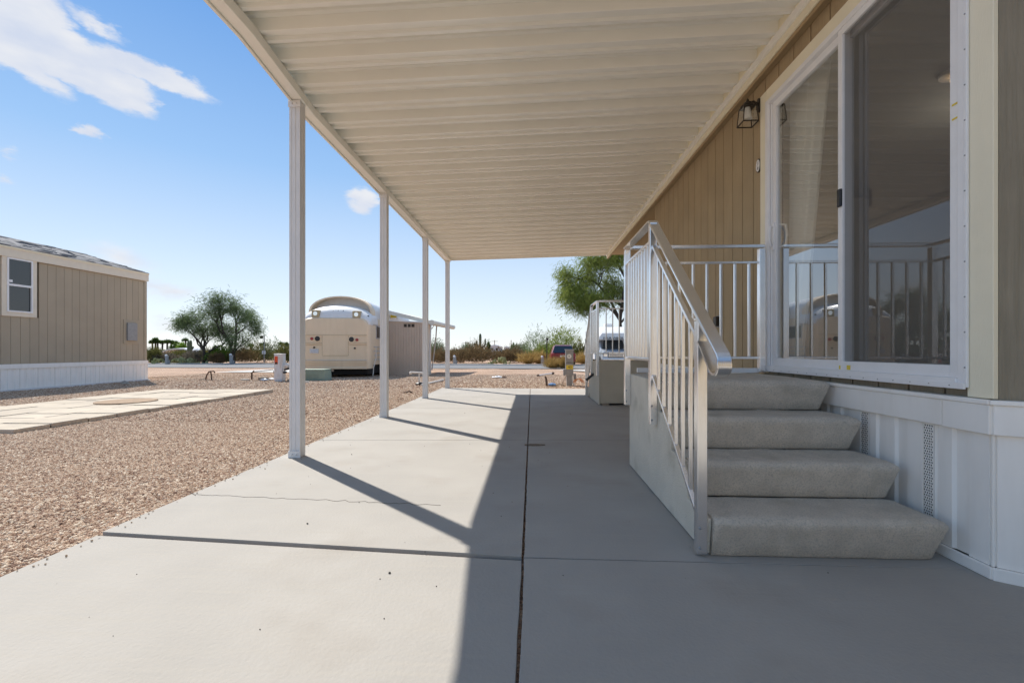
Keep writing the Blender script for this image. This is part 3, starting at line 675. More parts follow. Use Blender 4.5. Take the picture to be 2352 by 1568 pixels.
MB().add([(-2.13, 11.385, 3.19), (1.85, 11.385, 3.29), (1.85, 11.385, 3.42), (-2.13, 11.385, 3.32), (-2.13, 11.405, 3.19), (1.85, 11.405, 3.29), (1.85, 11.405, 3.42), (-2.13, 11.405, 3.32)],
         [(0, 3, 2, 1), (4, 5, 6, 7), (0, 1, 5, 4), (1, 2, 6, 5), (2, 3, 7, 6), (3, 0, 4, 7)]).build('end_fascia', M['cream'], cov)
B(1.848, 1.862, ROOFY0, 11.38, 3.205, 3.43).build('ledger', M['cream_trim'], cov, bevel=.002)
B(1.828, 1.847, ROOFY0, 11.38, 3.262, 3.325).build('ledger_channel', M['cream'], cov, bevel=.002)
B(1.862, 1.874, ROOFY0, 11.3, 3.18, 3.22).build('drip_edge', M['soffit'], cov)
flute = []
w = .048
def side(a, b):   # fluted side from corner a to b
    out = []
    for t, d in ((0, 0), (.16, 0), (.2, .004), (.40, .004), (.44, 0), (.56, 0), (.6, .004), (.8, .004), (.84, 0)):
        x_, y_ = lerp(a[0], b[0], t), lerp(a[1], b[1], t); nx_, ny_ = -(b[1] - a[1]), b[0] - a[0]; L_ = math.hypot(nx_, ny_); out.append((x_ + nx_ / L_ * d, y_ + ny_ / L_ * d))
    return out
cs4 = [(-w, -w), (w, -w), (w, w), (-w, w)]
for i in range(4): flute += side(cs4[i], cs4[(i + 1) % 4])
pmesh = MB().prism(flute, .001, 3.148, 'z').mesh('post', M['rust_white'])
bmesh_ = MB(); bmesh_.box(-.055, .055, -.056, -.0485, .0005, .06).ball((-.02, -.058, .03), .008, 8, 4).ball((.02, -.058, .03), .008, 8, 4)
bmesh_ = bmesh_.mesh('post_bracket', M['rust_white'])
for (px_, py_) in ((-2.09, 3.97), (-2.09, 6.36), (-2.095, 8.87), (-2.10, 11.24)):
    p = bpy.data.objects.new('post', pmesh); C.objects.link(p); p.parent = cov; p.location = Vector((px_, py_, 0)) - Vector(cov.location)
    q = bpy.data.objects.new('post_bracket', bmesh_); C.objects.link(q); q.parent = p
    q = bpy.data.objects.new('post_bracket', bmesh_); C.objects.link(q); q.parent = p; q.location = (0, 0, 3.085)

# ------------------------------------------------------------------ steps with railings
def sweep(path, sect, X0, name):
    """flat section (x, n) swept along a path of (y, z); n points to the left of travel"""
    rings = []
    for i, p in enumerate(path):
        a = path[max(i - 1, 0)]; b = path[min(i + 1, len(path) - 1)]; dy, dz = b[0] - a[0], b[1] - a[1]; L_ = math.hypot(dy, dz) or 1
        ny, nz_ = -dz / L_, dy / L_
        rings.append([(X0 + sx, p[0] + ny * sn, p[1] + nz_ * sn) for sx, sn in sect])
    return MB().loft(rings)
def make_steps(name, label, X0, X1, Yf, sgn, stuc, rail_far_x, has_far=True):
    T = lambda m: m
    def fix(m):
        m.v = [(x, Yf + sgn * y, z) for x, y, z in m.v]; return m
    root = empty(name, (X0, Yf, 0), label, 'steps', 'carpeted entry steps along the house')
    rz, td = .190, .270; xs = X0 + .022
    # carpeted steps with rounded noses and a tapered free end
    for k in range(4):
        yb = k * td; zb_ = k * rz; back = yb + td if k < 3 else 1.66
        pr = [(yb + .012, zb_ + .001 + (0 if k else 0)), (yb, zb_ + .012), (yb - .012, zb_ + .07), (yb - .030, zb_ + .135), (yb - .036, zb_ + .158), (yb - .030, zb_ + .176), (yb - .014, zb_ + .187), (yb + .01, zb_ + .19)]
        pr += [(lerp(yb + .01, back, t), zb_ + .19) for t in ((.3, .65, 1) if k < 3 else (.15, .3, .5, .75, 1))]
        pr += [(back, zb_ + .001)]
        rings = []; NX = 22
        for i in range(NX + 1):
            t = i / NX; ring_ = []
            for (yy, zz) in pr:
                f = (zz - zb_) / rz; xr = X1 - (.045 * (1 - min(f / .8, 1))) - (.012 if f > .97 else 0)
                xl = xs + (.001 if i == 0 else 0)
                e_ = min(t, 1 - t) * NX; rd = .005 if e_ < .5 else 0
                x_ = lerp(xl, xr, t); wob = .004 * noise.noise(Vector((x_ * 5, yy * 4, k * 3.1))) + .002 * noise.noise(Vector((x_ * 19, yy * 9, zz * 30)))
                ring_.append((x_, yy + (rd if yy < yb + .02 else 0) + wob, zz - (rd if f > .9 else 0) + (wob if f > .9 else 0)))
            rings.append(ring_)
        fix(MB().loft(rings)).build('step', M['carpet'], root, smooth=True)
    # stucco side panel with the stepped outline
    pr = [(0.06, .006)]
    pr = [(.02, .006), (-.005, .175), (td * 1 - .0, .180), (td * 1 - .018, .366), (td * 2, .370), (td * 2 - .018, .556), (td * 3, .560), (td * 3 - .018, .748), (1.66, .752), (1.66, .006)]
    fix(MB().prism(pr, X0, X0 + .021, 'x')).build('side_panel', stuc, root, bevel=.004)
    fix(MB().box(X0 + .0215, X1 - .03, 1.661, 1.675, .035, .755)).build('back_panel', stuc, root, bevel=.003)
    fix(MB().box(X0 + .04, X0 + .16, 1.60, 1.70, .0, .034)).build('levelling_block', M['wood'], root)
    # railing: posts, rails, balusters on the open side
    xr = X0 - .024; pw = .046
    yp = [(-.005, 0.015, 1.10), (.84, .48, 1.755), (1.64, .53, 1.755)]
    yA, yB, yC = .01, .845, 1.635
    zA, zB = 1.10, 1.77
    for (yy, z0, z1) in ((yA, .015, 1.085), (yB, .47, 1.765), (yC, .50, 1.765)):
        fix(MB().box(xr - pw / 2, xr + pw / 2, yy - pw / 2, yy + pw / 2, z0, z1)).build('rail_post', M['alu'], root, bevel=.003)
        bo = MB()
        for zz in (z0 + .03, z0 + .12): bo.ball((xr - .012, yy - sgn * 0 - pw / 2 - .001, zz), .007, 8, 4)
        fix(bo).build('bolt', M['grey_box'], root, smooth=True)
    if has_far:
        fix(MB().box(rail_far_x - pw, rail_far_x, yC - pw / 2, yC + pw / 2, .77, 1.765)).build('rail_post', M['alu'], root, bevel=.003)
        fix(MB().bar((xr + .026, yC, 1.785), (rail_far_x + .0, yC, 1.785), .04, .03)).build('top_rail', M['alu'], root, bevel=.006)
        for zz in (1.655, .885): fix(MB().bar((xr + .026, yC, zz), (rail_far_x - pw, yC, zz), .024, .020)).build('rail', M['alu'], root, bevel=.003)
        n = int((rail_far_x - pw - xr - .026) / .113)
        for i in range(n):
            x = rail_far_x - pw - .075 - i * .111
            if x < xr + .05: break
            fix(MB().box(x - .009, x + .009, yC - .009, yC + .009, .896, 1.645)).build('baluster', M['alu'], root, bevel=.002)
    # landing rails on the open side
    for zz in (1.655, .885): fix(MB().bar((xr, yB + pw / 2, zz), (xr, yC - pw / 2, zz), .024, .020)).build('rail', M['alu'], root, bevel=.003)
    for i in range(8):
        yy = yB + pw / 2 + (i + 1) * (yC - yB - pw) / 9
        fix(MB().box(xr - .009, xr + .009, yy - .009, yy + .009, .896, 1.645)).build('baluster', M['alu'], root, bevel=.002)
    # sloping rails
    sl_ = .775
    zU = lambda y_: 1.63 - (yB - y_) * sl_
    zL = lambda y_: .80 - (yB - y_) * sl_
    fix(MB().bar((xr, yB - pw / 2, zU(yB - pw / 2)), (xr, yA + pw / 2, zU(yA + pw / 2)), .024, .020)).build('rail', M['alu'], root, bevel=.003)
    fix(MB().bar((xr, yB - pw / 2, zL(yB - pw / 2)), (xr, yA + pw / 2, zL(yA + pw / 2)), .024, .020)).build('rail', M['alu'], root, bevel=.003)
    for i in range(6):
        yy = yB - pw / 2 - (i + 1) * (yB - yA - pw) / 7
        fix(MB().box(xr - .009, xr + .009, yy - .009, yy + .009, zL(yy) + .008, zU(yy) - .008)).build('baluster', M['alu'], root, bevel=.002)
    # ribbed cap rail: level part, slope, hairpin, return
    W_ = .030; sect = [(-W_, -.006), (W_, -.006), (W_, .004)]
    for i in range(8):
        a = W_ - .002 - i * .0072; sect += [(a, .0045), (a - .0012, .0075), (a - .0046, .0075), (a - .0058, .0045)]
    sect += [(-W_, .004)]
    zc0 = 1.785; path = [(1.66, zc0), (1.3, zc0), (.90, zc0), (.87, zc0 - .002), (.84, zc0 - .02)]
    y0_, z0_ = .80, zc0 - .055; path += [(y0_, z0_)]
    yE, zE = -.215, .935; path += [(lerp(y0_, yE, t), lerp(z0_, zE, t)) for t in (.25, .5, .75, 1)]
    dl = math.hypot(yE - y0_, zE - z0_); dy_, dz_ = (yE - y0_) / dl, (zE - z0_) / dl; n_y, n_z = -dz_ , dy_; r_h = .047
    for i in range(1, 13):
        a = math.pi * i / 12; path.append((yE + n_y * r_h * (1 - math.cos(a)) + dy_ * r_h * 1.25 * math.sin(a), zE + n_z * r_h * (1 - math.cos(a)) + dz_ * r_h * 1.25 * math.sin(a)))
    ly, lz_ = path[-1]; path += [(lerp(ly, -.02, t), lerp(lz_, .985, t)) for t in (.3, .65, 1)]
    path = [(y, z) for y, z in path]
    # section normal must point up on the level part: travel is towards -y
    sect2 = [(a, -b) for a, b in sect]
    fix(sweep(path, sect2, xr + .004, 'cap')).build('cap_rail', M['alu_bright'], root, smooth=True)
    fix(MB().box(xr - .02, xr + .022, yA - pw / 2 - .003, yA - pw / 2 + .001, 1.0, 1.085)).build('rail_bracket', M['alu'], root, bevel=.001)
    fix(MB().box(xr - .024, xr + .024, yA - .024, yA + .024, 1.086, 1.098)).build('rail_post', M['alu'], root, bevel=.003)
    return root
st1 = make_steps('entry_steps', 'grey carpeted entry steps with aluminium railing rising to the sliding door', .803, 1.845, 2.13, 1, M['stucco'], 1.875)
fs_ = B(.87, 1.85, 3.795, 3.83, .762, .80); fs_.build('threshold_strip', M['white_frame'], st1, bevel=.003)
st2 = make_steps('entry_steps', 'farther set of entry steps with tan platform and aluminium railing at the patio end', 1.15, 2.19, 9.52, -1, M['far_stucco'], 2.17)

# odds and ends around the far steps
t = empty('black_tube', PX(1352, 868, Y=8.6), 'short black tube with pale nozzle sticking out between the far railing bars', 'tube')
p0 = PX(1346, 873, Y=8.55); p1 = PX(1364, 858, Y=8.55); p2 = PX(1374, 868, Y=8.55)
MB().tube([p0, p1], .024, 12).build('sleeve', M['black'], t, smooth=True)
MB().tube([p1, p1.lerp(p2, .4) + Vector((0, 0, .02)), p2], .028, 12).build('nozzle', M['pipe'], t, smooth=True)
MB().bar(PX(1351, 918, Y=9.2), PX(1359, 880, Y=9.2), .05, .015).build('leaning_board', M['wood'], label='pale narrow board leaning against the side of the far steps', cat='board')

# ------------------------------------------------------------------ neighbouring home
XN = -12.3; YE = PX(336.6, 800, X=-12.3).y; Y_S = 3.2
nh = empty('neighbour_home', (XN, YE, 0), 'beige manufactured home with white skirting and grey shingle roof in the next yard', 'house')
B(XN - 4.3, XN - .02, Y_S, YE - .02, .1, 3.28).build('wall', M['groove'], nh)
wy0, wy1 = PX(1.8, 700, X=XN).y, PX(82.8, 700, X=XN).y
wz1 = PX(1.8, 578, X=XN).z; wz0 = PX(82, 729.6, X=XN).z
ey0, ey1 = PX(283, 760, X=XN).y, PX(317, 760, X=XN).y
y = YE - .1
while y > Y_S:
    a, b = y - .197, y
    if b > wy0 and a < wy1:
        B(XN - .02, XN, a, b, .60, wz0).build('siding_board', M['n_siding'], nh)
    else: B(XN - .02, XN, a, b, .60, 3.12).build('siding_board', M['n_siding'], nh)
    y -= .205
B(XN - .02, XN + .015, YE - .095, YE, .60, 3.12).build('corner_board', M['n_siding'], nh)
B(XN - 4.3, XN - .02, YE - .019, YE, .1, 3.28).build('end_wall', M['n_siding'], nh)
fz0, fz1 = 3.13, 3.37
B(XN - .02, XN + .05, Y_S, YE + .03, fz0, fz1).build('fascia', M['n_trim'], nh)
B(XN + .05, XN + .07, Y_S, YE + .03, fz1 - .03, fz1 + .005).build('drip_edge', M['cream_trim'], nh)
pit = .30; RX = XN - 2.15
rp = [(XN + .07, fz1 + .008), (RX, fz1 + .008 + 2.22 * pit), (XN - 4.37, fz1 + .008), (XN - 4.3, fz1 - .1), (XN - .02, fz1 - .1)]
MB().prism(rp, Y_S, YE + .04, 'y').build('roof', M['shingle'], nh)
sh = MB(); sl2 = math.hypot(2.22, 2.22 * pit)
for r in range(15):
    y = Y_S + random.random() * .2
    while y < YE - .02:
        L_ = random.choice((.18, .25, .32)); h = random.choice((.006, .008, .014, .024)); t0, t1 = r / 15, (r + 1) / 15
        x0, x1 = XN + .075 - 2.22 * t0, XN + .075 - 2.22 * t1; z0, z1 = fz1 + .01 + 2.22 * pit * t0, fz1 + .01 + 2.22 * pit * t1; y1 = min(y + L_, YE + .035)
        sh.add([(x0, y, z0), (x0, y1, z0), (x0, y1, z0 + h), (x0, y, z0 + h), (x1, y, z1), (x1, y1, z1), (x1, y1, z1 + .004), (x1, y, z1 + .004)],
               [(0, 1, 2, 3), (3, 2, 6, 7), (0, 3, 7, 4), (1, 5, 6, 2), (4, 7, 6, 5)]); y = y1 + .004
sh.build('shingles', M['shingle'], nh, kind='stuff')
for (yy, tt) in ((10.3, .25), (12.6, .35)):
    x_ = XN - 2.22 * tt; z_ = fz1 + 2.22 * pit * tt
    MB().add([(x_, yy, z_ + .03), (x_, yy + .7, z_ + .03), (x_ - .35, yy + .7, z_ + .20), (x_ - .35, yy, z_ + .20), (x_ + .03, yy, z_ - .01), (x_ + .03, yy + .7, z_ - .01), (x_ - .35, yy + .7, z_ + .1), (x_ - .35, yy, z_ + .1)],
             [(0, 1, 2, 3), (0, 4, 5, 1), (1, 5, 6, 2), (3, 2, 6, 7), (0, 3, 7, 4)]).build('roof_vent', M['shingle'], nh)
# window
q = MB(); tw = .10
q.box(XN - .01, XN + .03, wy0, wy0 + tw, wz0, wz1); q.box(XN - .01, XN + .03, wy1 - tw, wy1, wz0, wz1); q.box(XN - .01, XN + .03, wy0 + tw, wy1 - tw, wz0, wz0 + tw); q.box(XN - .01, XN + .0295, wy0 + tw, wy1 - tw, wz1 - tw, wz1)
win = q.build('window', M['n_trim'], nh)
fy0, fy1, f0, f1 = wy0 + tw, wy1 - tw, wz0 + tw, wz1 - tw; zm = (f0 + f1) / 2
q = MB()
q.box(XN + .0, XN + .045, fy0, fy0 + .035, f0, f1); q.box(XN, XN + .045, fy1 - .035, fy1, f0, f1); q.box(XN, XN + .045, fy0 + .035, fy1 - .035, f0, f0 + .035); q.box(XN, XN + .045, fy0 + .035, fy1 - .035, f1 - .035, f1); q.box(XN, XN + .05, fy0 + .035, fy1 - .035, zm - .025, zm + .025)
q.build('window_frame', M['white_frame'], win)
B(XN + .005, XN + .012, fy0 + .035, fy1 - .035, f0 + .035, zm - .025).build('pane', M['dark_glass'], win)
B(XN + .015, XN + .022, fy0 + .035, fy1 - .035, zm + .025, f1 - .035).build('pane', M['dark_glass'], win)
B(XN + .024, XN + .03, fy0 + .05, fy0 + .12, zm + .06, zm + .12).build('sticker', M['white_frame'], win)
# breaker panel
ez0, ez1 = PX(300, 789, X=XN).z, PX(300, 735, X=XN).z
B(XN + .001, XN + .02, ey0, ey1, ez0, ez1).build('panel_board', M['n_siding'], nh)
B(XN + .02, XN + .07, ey0 + .09, ey1 - .09, ez0 + .09, ez1 - .09).build('breaker_panel', M['grey_box'], nh, bevel=.006)
# skirting
y = YE
while y > Y_S:
    skirt_mesh(Vector((XN + .03, y, 0)), Vector((0, -1, 0)), Vector((1, 0, 0)), .40, -.04, .50).build('skirting_panel', M['white'], nh); y -= .402
B(XN + .032, XN + .05, Y_S, YE + .01, .50, .61).build('skirting_cap', M['white'], nh)
B(XN + .032, XN + .06, Y_S, YE + .02, -.05, .015).build('skirting_base', M['rust_white'], nh)
B(XN - 4.3, XN + .03, YE + .001, YE + .02, -.05, .605).build('skirting_panel', M['white'], nh)
MB().tube([PX(330, 872, Z=-.02), PX(344, 873.5, Z=-.02)], .03, 8).build('drain_pipe', M['pipe'], label='short grey pipe end lying at the corner of the beige home', cat='pipe')

# ------------------------------------------------------------------ text helper
def text_mesh(s_, size, name, m, parent, loc, rot, ext=.001):
    cu_ = bpy.data.curves.new(name, 'FONT'); cu_.body = s_; cu_.size = size; cu_.extrude = ext; cu_.align_x = 'CENTER'; cu_.align_y = 'CENTER'
    to = bpy.data.objects.new('t', cu_); C.objects.link(to); bpy.context.view_layer.update()
    me = bpy.data.meshes.new_from_object(to.evaluated_get(bpy.context.evaluated_depsgraph_get())); bpy.data.objects.remove(to)
    me.materials.clear(); me.materials.append(m); me.name = name
    me.transform(Matrix.Translation(loc) @ Matrix(rot).to_4x4() if not isinstance(rot, tuple) else Matrix.Translation(loc) @ __import__('mathutils').Euler(rot).to_matrix().to_4x4())
    return link(name, me, parent)

# ------------------------------------------------------------------ old coach
YB = 15.9; bc = PX(768.6, 865, Y=YB).x; gz = tz(0, YB)
bus = empty('coach', (bc, YB, gz), 'cream vintage coach with arched raised roof, parked rear towards the patio', 'bus')
def bp(x, y, z): # bus local -> world, heading turned slightly left
    a = R(5.0); return (bc + x * math.cos(a) - y * math.sin(a), YB + x * math.sin(a) + y * math.cos(a), gz + z)
def bfix(m): m.v = [bp(*p) for p in m.v]; return m
ZC = lambda cy: (1173 - cy) * .00294 + .0      # from picture rows to height on the rear face
def sect_bus(hw, zlow, zsh, ztop, y, n=8):
    pts = [(-hw, y, zlow), (-hw, y, zsh)]
    for i in range(1, n * 2):
        a = math.pi * i / (n * 2); pts.append((-hw * math.cos(a), y, zsh + (ztop - zsh) * math.sin(a) ** .8))
    return pts + [(hw, y, zsh), (hw, y, zlow)]
hw = 1.225
low = MB(); 
def rear_ring(y, s, zt_):
    r_ = .34; pts = [(-hw * s, y, .33)]
    for i in range(0, 7): a = math.pi / 2 * i / 6; pts.append((-hw * s + r_ - r_ * math.cos(a), y, zt_ - r_ + r_ * math.sin(a)))
    for i in range(6, -1, -1): a = math.pi / 2 * i / 6; pts.append((hw * s - r_ + r_ * math.cos(a), y, zt_ - r_ + r_ * math.sin(a)))
    return pts + [(hw * s, y, .33)]
bfix(MB().loft([rear_ring(-.002, .90, 2.08), rear_ring(0, .93, 2.12), rear_ring(.05, .972, 2.15), rear_ring(.14, .995, 2.17), rear_ring(.30, 1.0, 2.17), rear_ring(.5, 1.0, 2.17)])).build('rear_panel', M['bus_cream'], bus, smooth=True)
bfix(MB().loft([sect_bus(hw * .985, 1.9, 1.97, 2.22, .06), sect_bus(hw, 1.9, 1.98, 2.40, .14), sect_bus(hw, 1.9, 2.0, 2.55, .28), sect_bus(hw, 1.9, 2.05, 2.64, .5), sect_bus(hw, 1.9, 2.05, 2.68, 1.2)])).build('rear_dome', M['bus_white'], bus, smooth=True)
bfix(MB().loft([sect_bus(hw, .45, 1.95, 2.5, .5), sect_bus(hw, .45, 1.95, 2.5, 9.2), sect_bus(hw * .95, .45, 1.8, 2.3, 9.6)])).build('body', M['bus_cream'], bus, smooth=True)
bfix(MB().loft([sect_bus(1.06, 2.2, 2.45, 2.98, 1.05), sect_bus(1.12, 2.2, 2.45, 3.0, 1.0), sect_bus(1.14, 2.2, 2.45, 3.02, 1.4), sect_bus(1.12, 2.2, 2.4, 3.0, 8.6)], caps=True)).build('raised_roof', M['bus_white'], bus, smooth=True)
# rim of the raised roof reaching back over the dome
rim = []
for y_, sc2 in ((.72, 1.0), (1.06, 1.0)):
    pass
def arch(r1, ztop, zb_, y):
    return [(r1 * -math.cos(math.pi * i / 18), y, zb_ + (ztop - zb_) * math.sin(math.pi * i / 18) ** .75) for i in range(19)]
ra = arch(1.16, 2.99, 2.28, .62); rb = arch(1.10, 2.94, 2.28, .62); rc = arch(1.16, 3.03, 2.28, 1.1); rd_ = arch(1.10, 2.97, 2.28, 1.1)
m_ = MB(); n_ = 19; m_.v = ra + rb + rd_ + rc
for i in range(18):
    for a_, b_ in ((0, 1), (1, 2), (2, 3), (3, 0)): m_.f.append((a_ * n_ + i, a_ * n_ + i + 1, b_ * n_ + i + 1, b_ * n_ + i))
bfix(m_).build('roof_rim', M['bus_cream'], bus, smooth=True)
bfix(MB().box(-hw * .9, hw * .9, .15, 9, .12, .45)).build('underframe', M['black_matte'], bus)
def bx_(cx): return (cx - 671) / 419 * 1.225
for cx, cy in ((437, 392), (928, 402)):
    x, z = bx_(cx), ZC(cy); f_ = bfix(MB().box(x - .14, x + .14, -.03 + .06, .45, z - .13, z + .13)).build('lamp_housing', M['bus_tan'], bus, bevel=.02)
    bfix(MB().disc((x, .024, z), .075, .075, 'y', .02, 18)).build('lens', M['chrome'], f_)
for cx in (637, 697, 758):
    x, z = bx_(cx), ZC(372); bfix(MB().ball((x, .17, z + .02), .035, 8, 5, (.8, 1, 1.6))).build('marker_lamp', M['bronze'], bus)
for x_ in (-1.1, 1.12): bfix(MB().ball((x_, .22, 2.22), .035, 8, 5)).build('marker_lamp', M['bronze'], bus)
for cx, cy in ((468, 697), (875, 705)):
    x, z = bx_(cx), ZC(cy); r_ = bfix(MB().disc((x, -.004, z), .125, .125, 'y', .02, 24)).build('tail_lamp', M['bus_cream'], bus)
    bfix(MB().disc((x, -.02, z), .088, .088, 'y', .02, 24)).build('lens', M['black'], r_)
for cx, cy in ((401, 697), (941, 710)):
    x, z = bx_(cx), ZC(cy); bfix(MB().disc((x, -.01, z), .052, .052, 'y', .04, 16)).build('small_lamp', M['red_lamp'], bus)
for cx, cy in ((428, 803), (914, 812)):
    x, z = bx_(cx), ZC(cy); bfix(MB().box(x - .03, x + .03, -.03, .01, z - .03, z + .03)).build('plate_lamp', M['bronze'], bus, bevel=.008)
x0, x1 = bx_(525), bx_(835)
fr = MB(); z0, z1 = ZC(900), ZC(655)
fr.box(x0, x1, -.012, .0, z0, z1); bfix(fr).build('engine_hatch', M['bus_cream'], bus, bevel=.006)
for z, t_ in ((ZC(652), .018), (ZC(748), .016), (ZC(766), .014)):
    if z > 1.5: bfix(MB().box(-hw * .93, hw * .93, -.022, 0, z - t_, z)).build('trim_strip', M['bus_cream'], bus, bevel=.004)
    else:
        bfix(MB().box(-hw * .925, x0 - .02, -.025, 0, z - t_, z)).build('trim_strip', M['bus_cream'], bus, bevel=.004); bfix(MB().box(x1 + .02, hw * .925, -.025, 0, z - t_, z)).build('trim_strip', M['bus_cream'], bus, bevel=.004)
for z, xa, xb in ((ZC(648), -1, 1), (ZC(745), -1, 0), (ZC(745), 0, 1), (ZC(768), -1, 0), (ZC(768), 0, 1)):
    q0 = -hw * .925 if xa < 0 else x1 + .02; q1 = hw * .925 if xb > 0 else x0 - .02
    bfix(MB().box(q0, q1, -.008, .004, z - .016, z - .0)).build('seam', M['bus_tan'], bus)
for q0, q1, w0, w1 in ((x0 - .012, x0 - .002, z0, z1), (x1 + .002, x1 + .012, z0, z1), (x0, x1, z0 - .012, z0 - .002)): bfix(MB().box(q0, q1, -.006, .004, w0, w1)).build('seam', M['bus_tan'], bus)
for i, cy in enumerate((955, 985, 1010, 1035)):
    z = ZC(cy); bfix(MB().box(-hw * .935, hw * .935, -.03, 0, z - .02, z)).build('bumper_rib', M['silver'] if i == 0 else M['bus_cream'], bus, bevel=.006)
bfix(MB().box(-hw * .935, hw * .935, -.05, .0, .32, .40)).build('bumper', M['bus_cream'], bus, bevel=.012)
px_, pz = bx_(430), ZC(846)
pt = bfix(MB().box(px_ - .155, px_ + .155, -.022, -.013, pz - .078, pz + .078)).build('number_plate', M['white_box'], bus)
bfix(MB().box(px_ - .125, px_ + .125, -.0245, -.0225, pz - .062, pz + .062)).build('plate_field', M['blue_grey'], pt)
w_ = bp(px_, -.027, pz); tm = text_mesh('57Z 4A1', .088, 'plate_text', M['white_box'], pt, Vector(w_), (R(90), 0, R(5)))
# right flank windows, wheels, pipes
for i in range(6):
    y = .9 + i * 1.25
    w_f = bfix(MB().box(hw - .01, hw + .02, y, y + 1.05, 1.42, 1.92)).build('side_window', M['silver'], bus)
    bfix(MB().box(hw + .02, hw + .026, y + .05, y + 1.0, 1.46, 1.88)).build('pane', M['dark_glass'], w_f)
for z in (.62, .78, .94, 1.1): bfix(MB().box(hw, hw + .012, .6, 9.0, z, z + .035)).build('flank_rib', M['silver'], bus)
for x in (-.98, .98):
    for y in (2.2, 7.4):
        tyre = bfix(MB().disc((x, y, .47), .48, .48, 'x', .28, 24)).build('wheel', M['tyre'], bus); bfix(MB().disc((x, y, .47), .24, .24, 'x', .30, 16)).build('hub', M['silver'], tyre)
for (x, y, z, r) in ((-.62, .1, .24, .05), (-.32, .25, .2, .04), (-.1, .1, .27, .05), (.12, .3, .26, .03)):
    bfix(MB().ball((x, y, z), r, 8, 5)).build('hanger', M['pipe'], bus)
bfix(MB().tube([(hw + .1, .5, 1.1), (hw + .12, .45, .7), (hw + .04, .4, .35), (hw + .02, .4, .05)], .02, 8)).build('hose', M['pipe'], bus, smooth=True)

# shed, awning and frame
SY = 18.0; sgz = tz(0, SY)
sx0, sx1 = PX(884, 800, Y=SY).x, PX(979, 800, Y=SY).x
shed = empty('garden_shed', ((sx0 + sx1) / 2, SY, sgz), 'low pinkish metal shed with ribbed walls beside the coach', 'shed')
zt0, zt1 = PX(884, 737, Y=SY).z, PX(979, 742, Y=SY).z
pr = []; n = 26
for i in range(n):
    a = lerp(sx0, sx1, i / n); b = lerp(sx0, sx1, (i + 1) / n); w_ = b - a
    pr += [(a, SY), (a + w_ * .6, SY), (a + w_ * .68, SY + .035), (a + w_ * .9, SY + .035)]
pr += [(sx1, SY), (sx1 + .02, SY + .8), (sx0, SY + .8)]
m_ = MB().prism(pr, sgz - .05, zt1, 'z'); hv = len(m_.v) // 2
m_.v = [(x, y, z if i < hv else lerp(zt0, zt1, (x - sx0) / (sx1 - sx0))) for i, (x, y, z) in enumerate(m_.v)]
m_.build('ribbed_wall', M['shed'], shed)
m_ = MB().box(sx0 - .05, sx1 + .06, SY - .05, SY + .85, zt1 + .003, zt1 + .05); m_.v = [(x, y, z + lerp(zt0 - zt1, 0, (x - sx0) / (sx1 - sx0))) for x, y, z in m_.v]; m_.build('roof_sheet', M['bus_white'], shed)
for uu in (931, 940, 948.5):
    c = PX(uu, 747.5, Y=SY - .01); B(c.x - .055, c.x + .055, SY - .015, SY - .002, c.z - .06, c.z + .06).build('louvre', M['bronze'], shed)
B(sx1 + .021, sx1 + .04, SY + .0, SY + .08, sgz, zt1).build('edge_post', M['shed'], shed)
aw = empty('coach_awning', (-5.2, 18.5, 0), 'pale canvas awning stretched out from the coach roof above the shed', 'awning')
a0 = PX(898, 718, Y=19.5); a1 = PX(1007, 742, Y=19.5)
MB().add([(a0.x, 18.2, a0.z), (a1.x, 18.2, a1.z - .02), (a1.x, 23, a1.z + .05), (a0.x, 23, a0.z + .1), (a0.x, 18.2, a0.z + .04), (a1.x, 18.2, a1.z + .02), (a1.x, 23, a1.z + .09), (a0.x, 23, a0.z + .14)],
         [(0, 3, 2, 1), (4, 5, 6, 7), (0, 1, 5, 4), (1, 2, 6, 5), (2, 3, 7, 6), (3, 0, 4, 7)]).build('canvas', M['canvas'], aw)
MB().bar((a0.x, 18.12, a0.z - .02), (a1.x, 18.12, a1.z - .06), .05, .15).build('valance', M['canvas'], aw)
MB().tube([(a1.x + .02, 18.1, a1.z - .06), (a1.x + .02, 23.1, a1.z)], .11, 14).build('roller', M['canvas'], aw, smooth=True)
for (ux, vx, ub, vb, yy) in ((990, 745, 984, 855, 18.1), (1003, 748, 992, 850, 20.5)):
    MB().tube([PX(ux, vx, Y=yy), PX(ux - 1.5, vx + 25, Y=yy), PX(ub, vb, Y=yy)], .028, 8).build('support_pole', M['pipe'], aw, smooth=True)
MB().tube([PX(998, 744, Y=18.6), PX(994, 752, Y=18.6), PX(986, 760, Y=18.6)], .02, 6).build('strap', M['pipe'], aw)
wf = empty('white_framed_panel', PX(906, 735, Y=18.4), 'small white framed yellowish panel standing on the shed roof', 'panel')
c0_, c1_ = PX(894, 737.0, Y=18.5), PX(912, 722, Y=18.5)
q = MB(); q.bar((c0_.x, 18.5, c0_.z - .02), (c0_.x + .03, 18.5, c1_.z), .03); q.bar((c1_.x, 18.5, c0_.z - .02), (c1_.x, 18.5, c1_.z), .03); q.bar((c0_.x + .03, 18.5, c1_.z), (c1_.x, 18.5, c1_.z), .04); q.build('frame', M['white_frame'], wf)
B(c0_.x + .05, c1_.x - .02, 18.5, 18.52, (c0_.z + c1_.z) / 2, c1_.z - .02).build('panel_face', M['yellow'], wf)

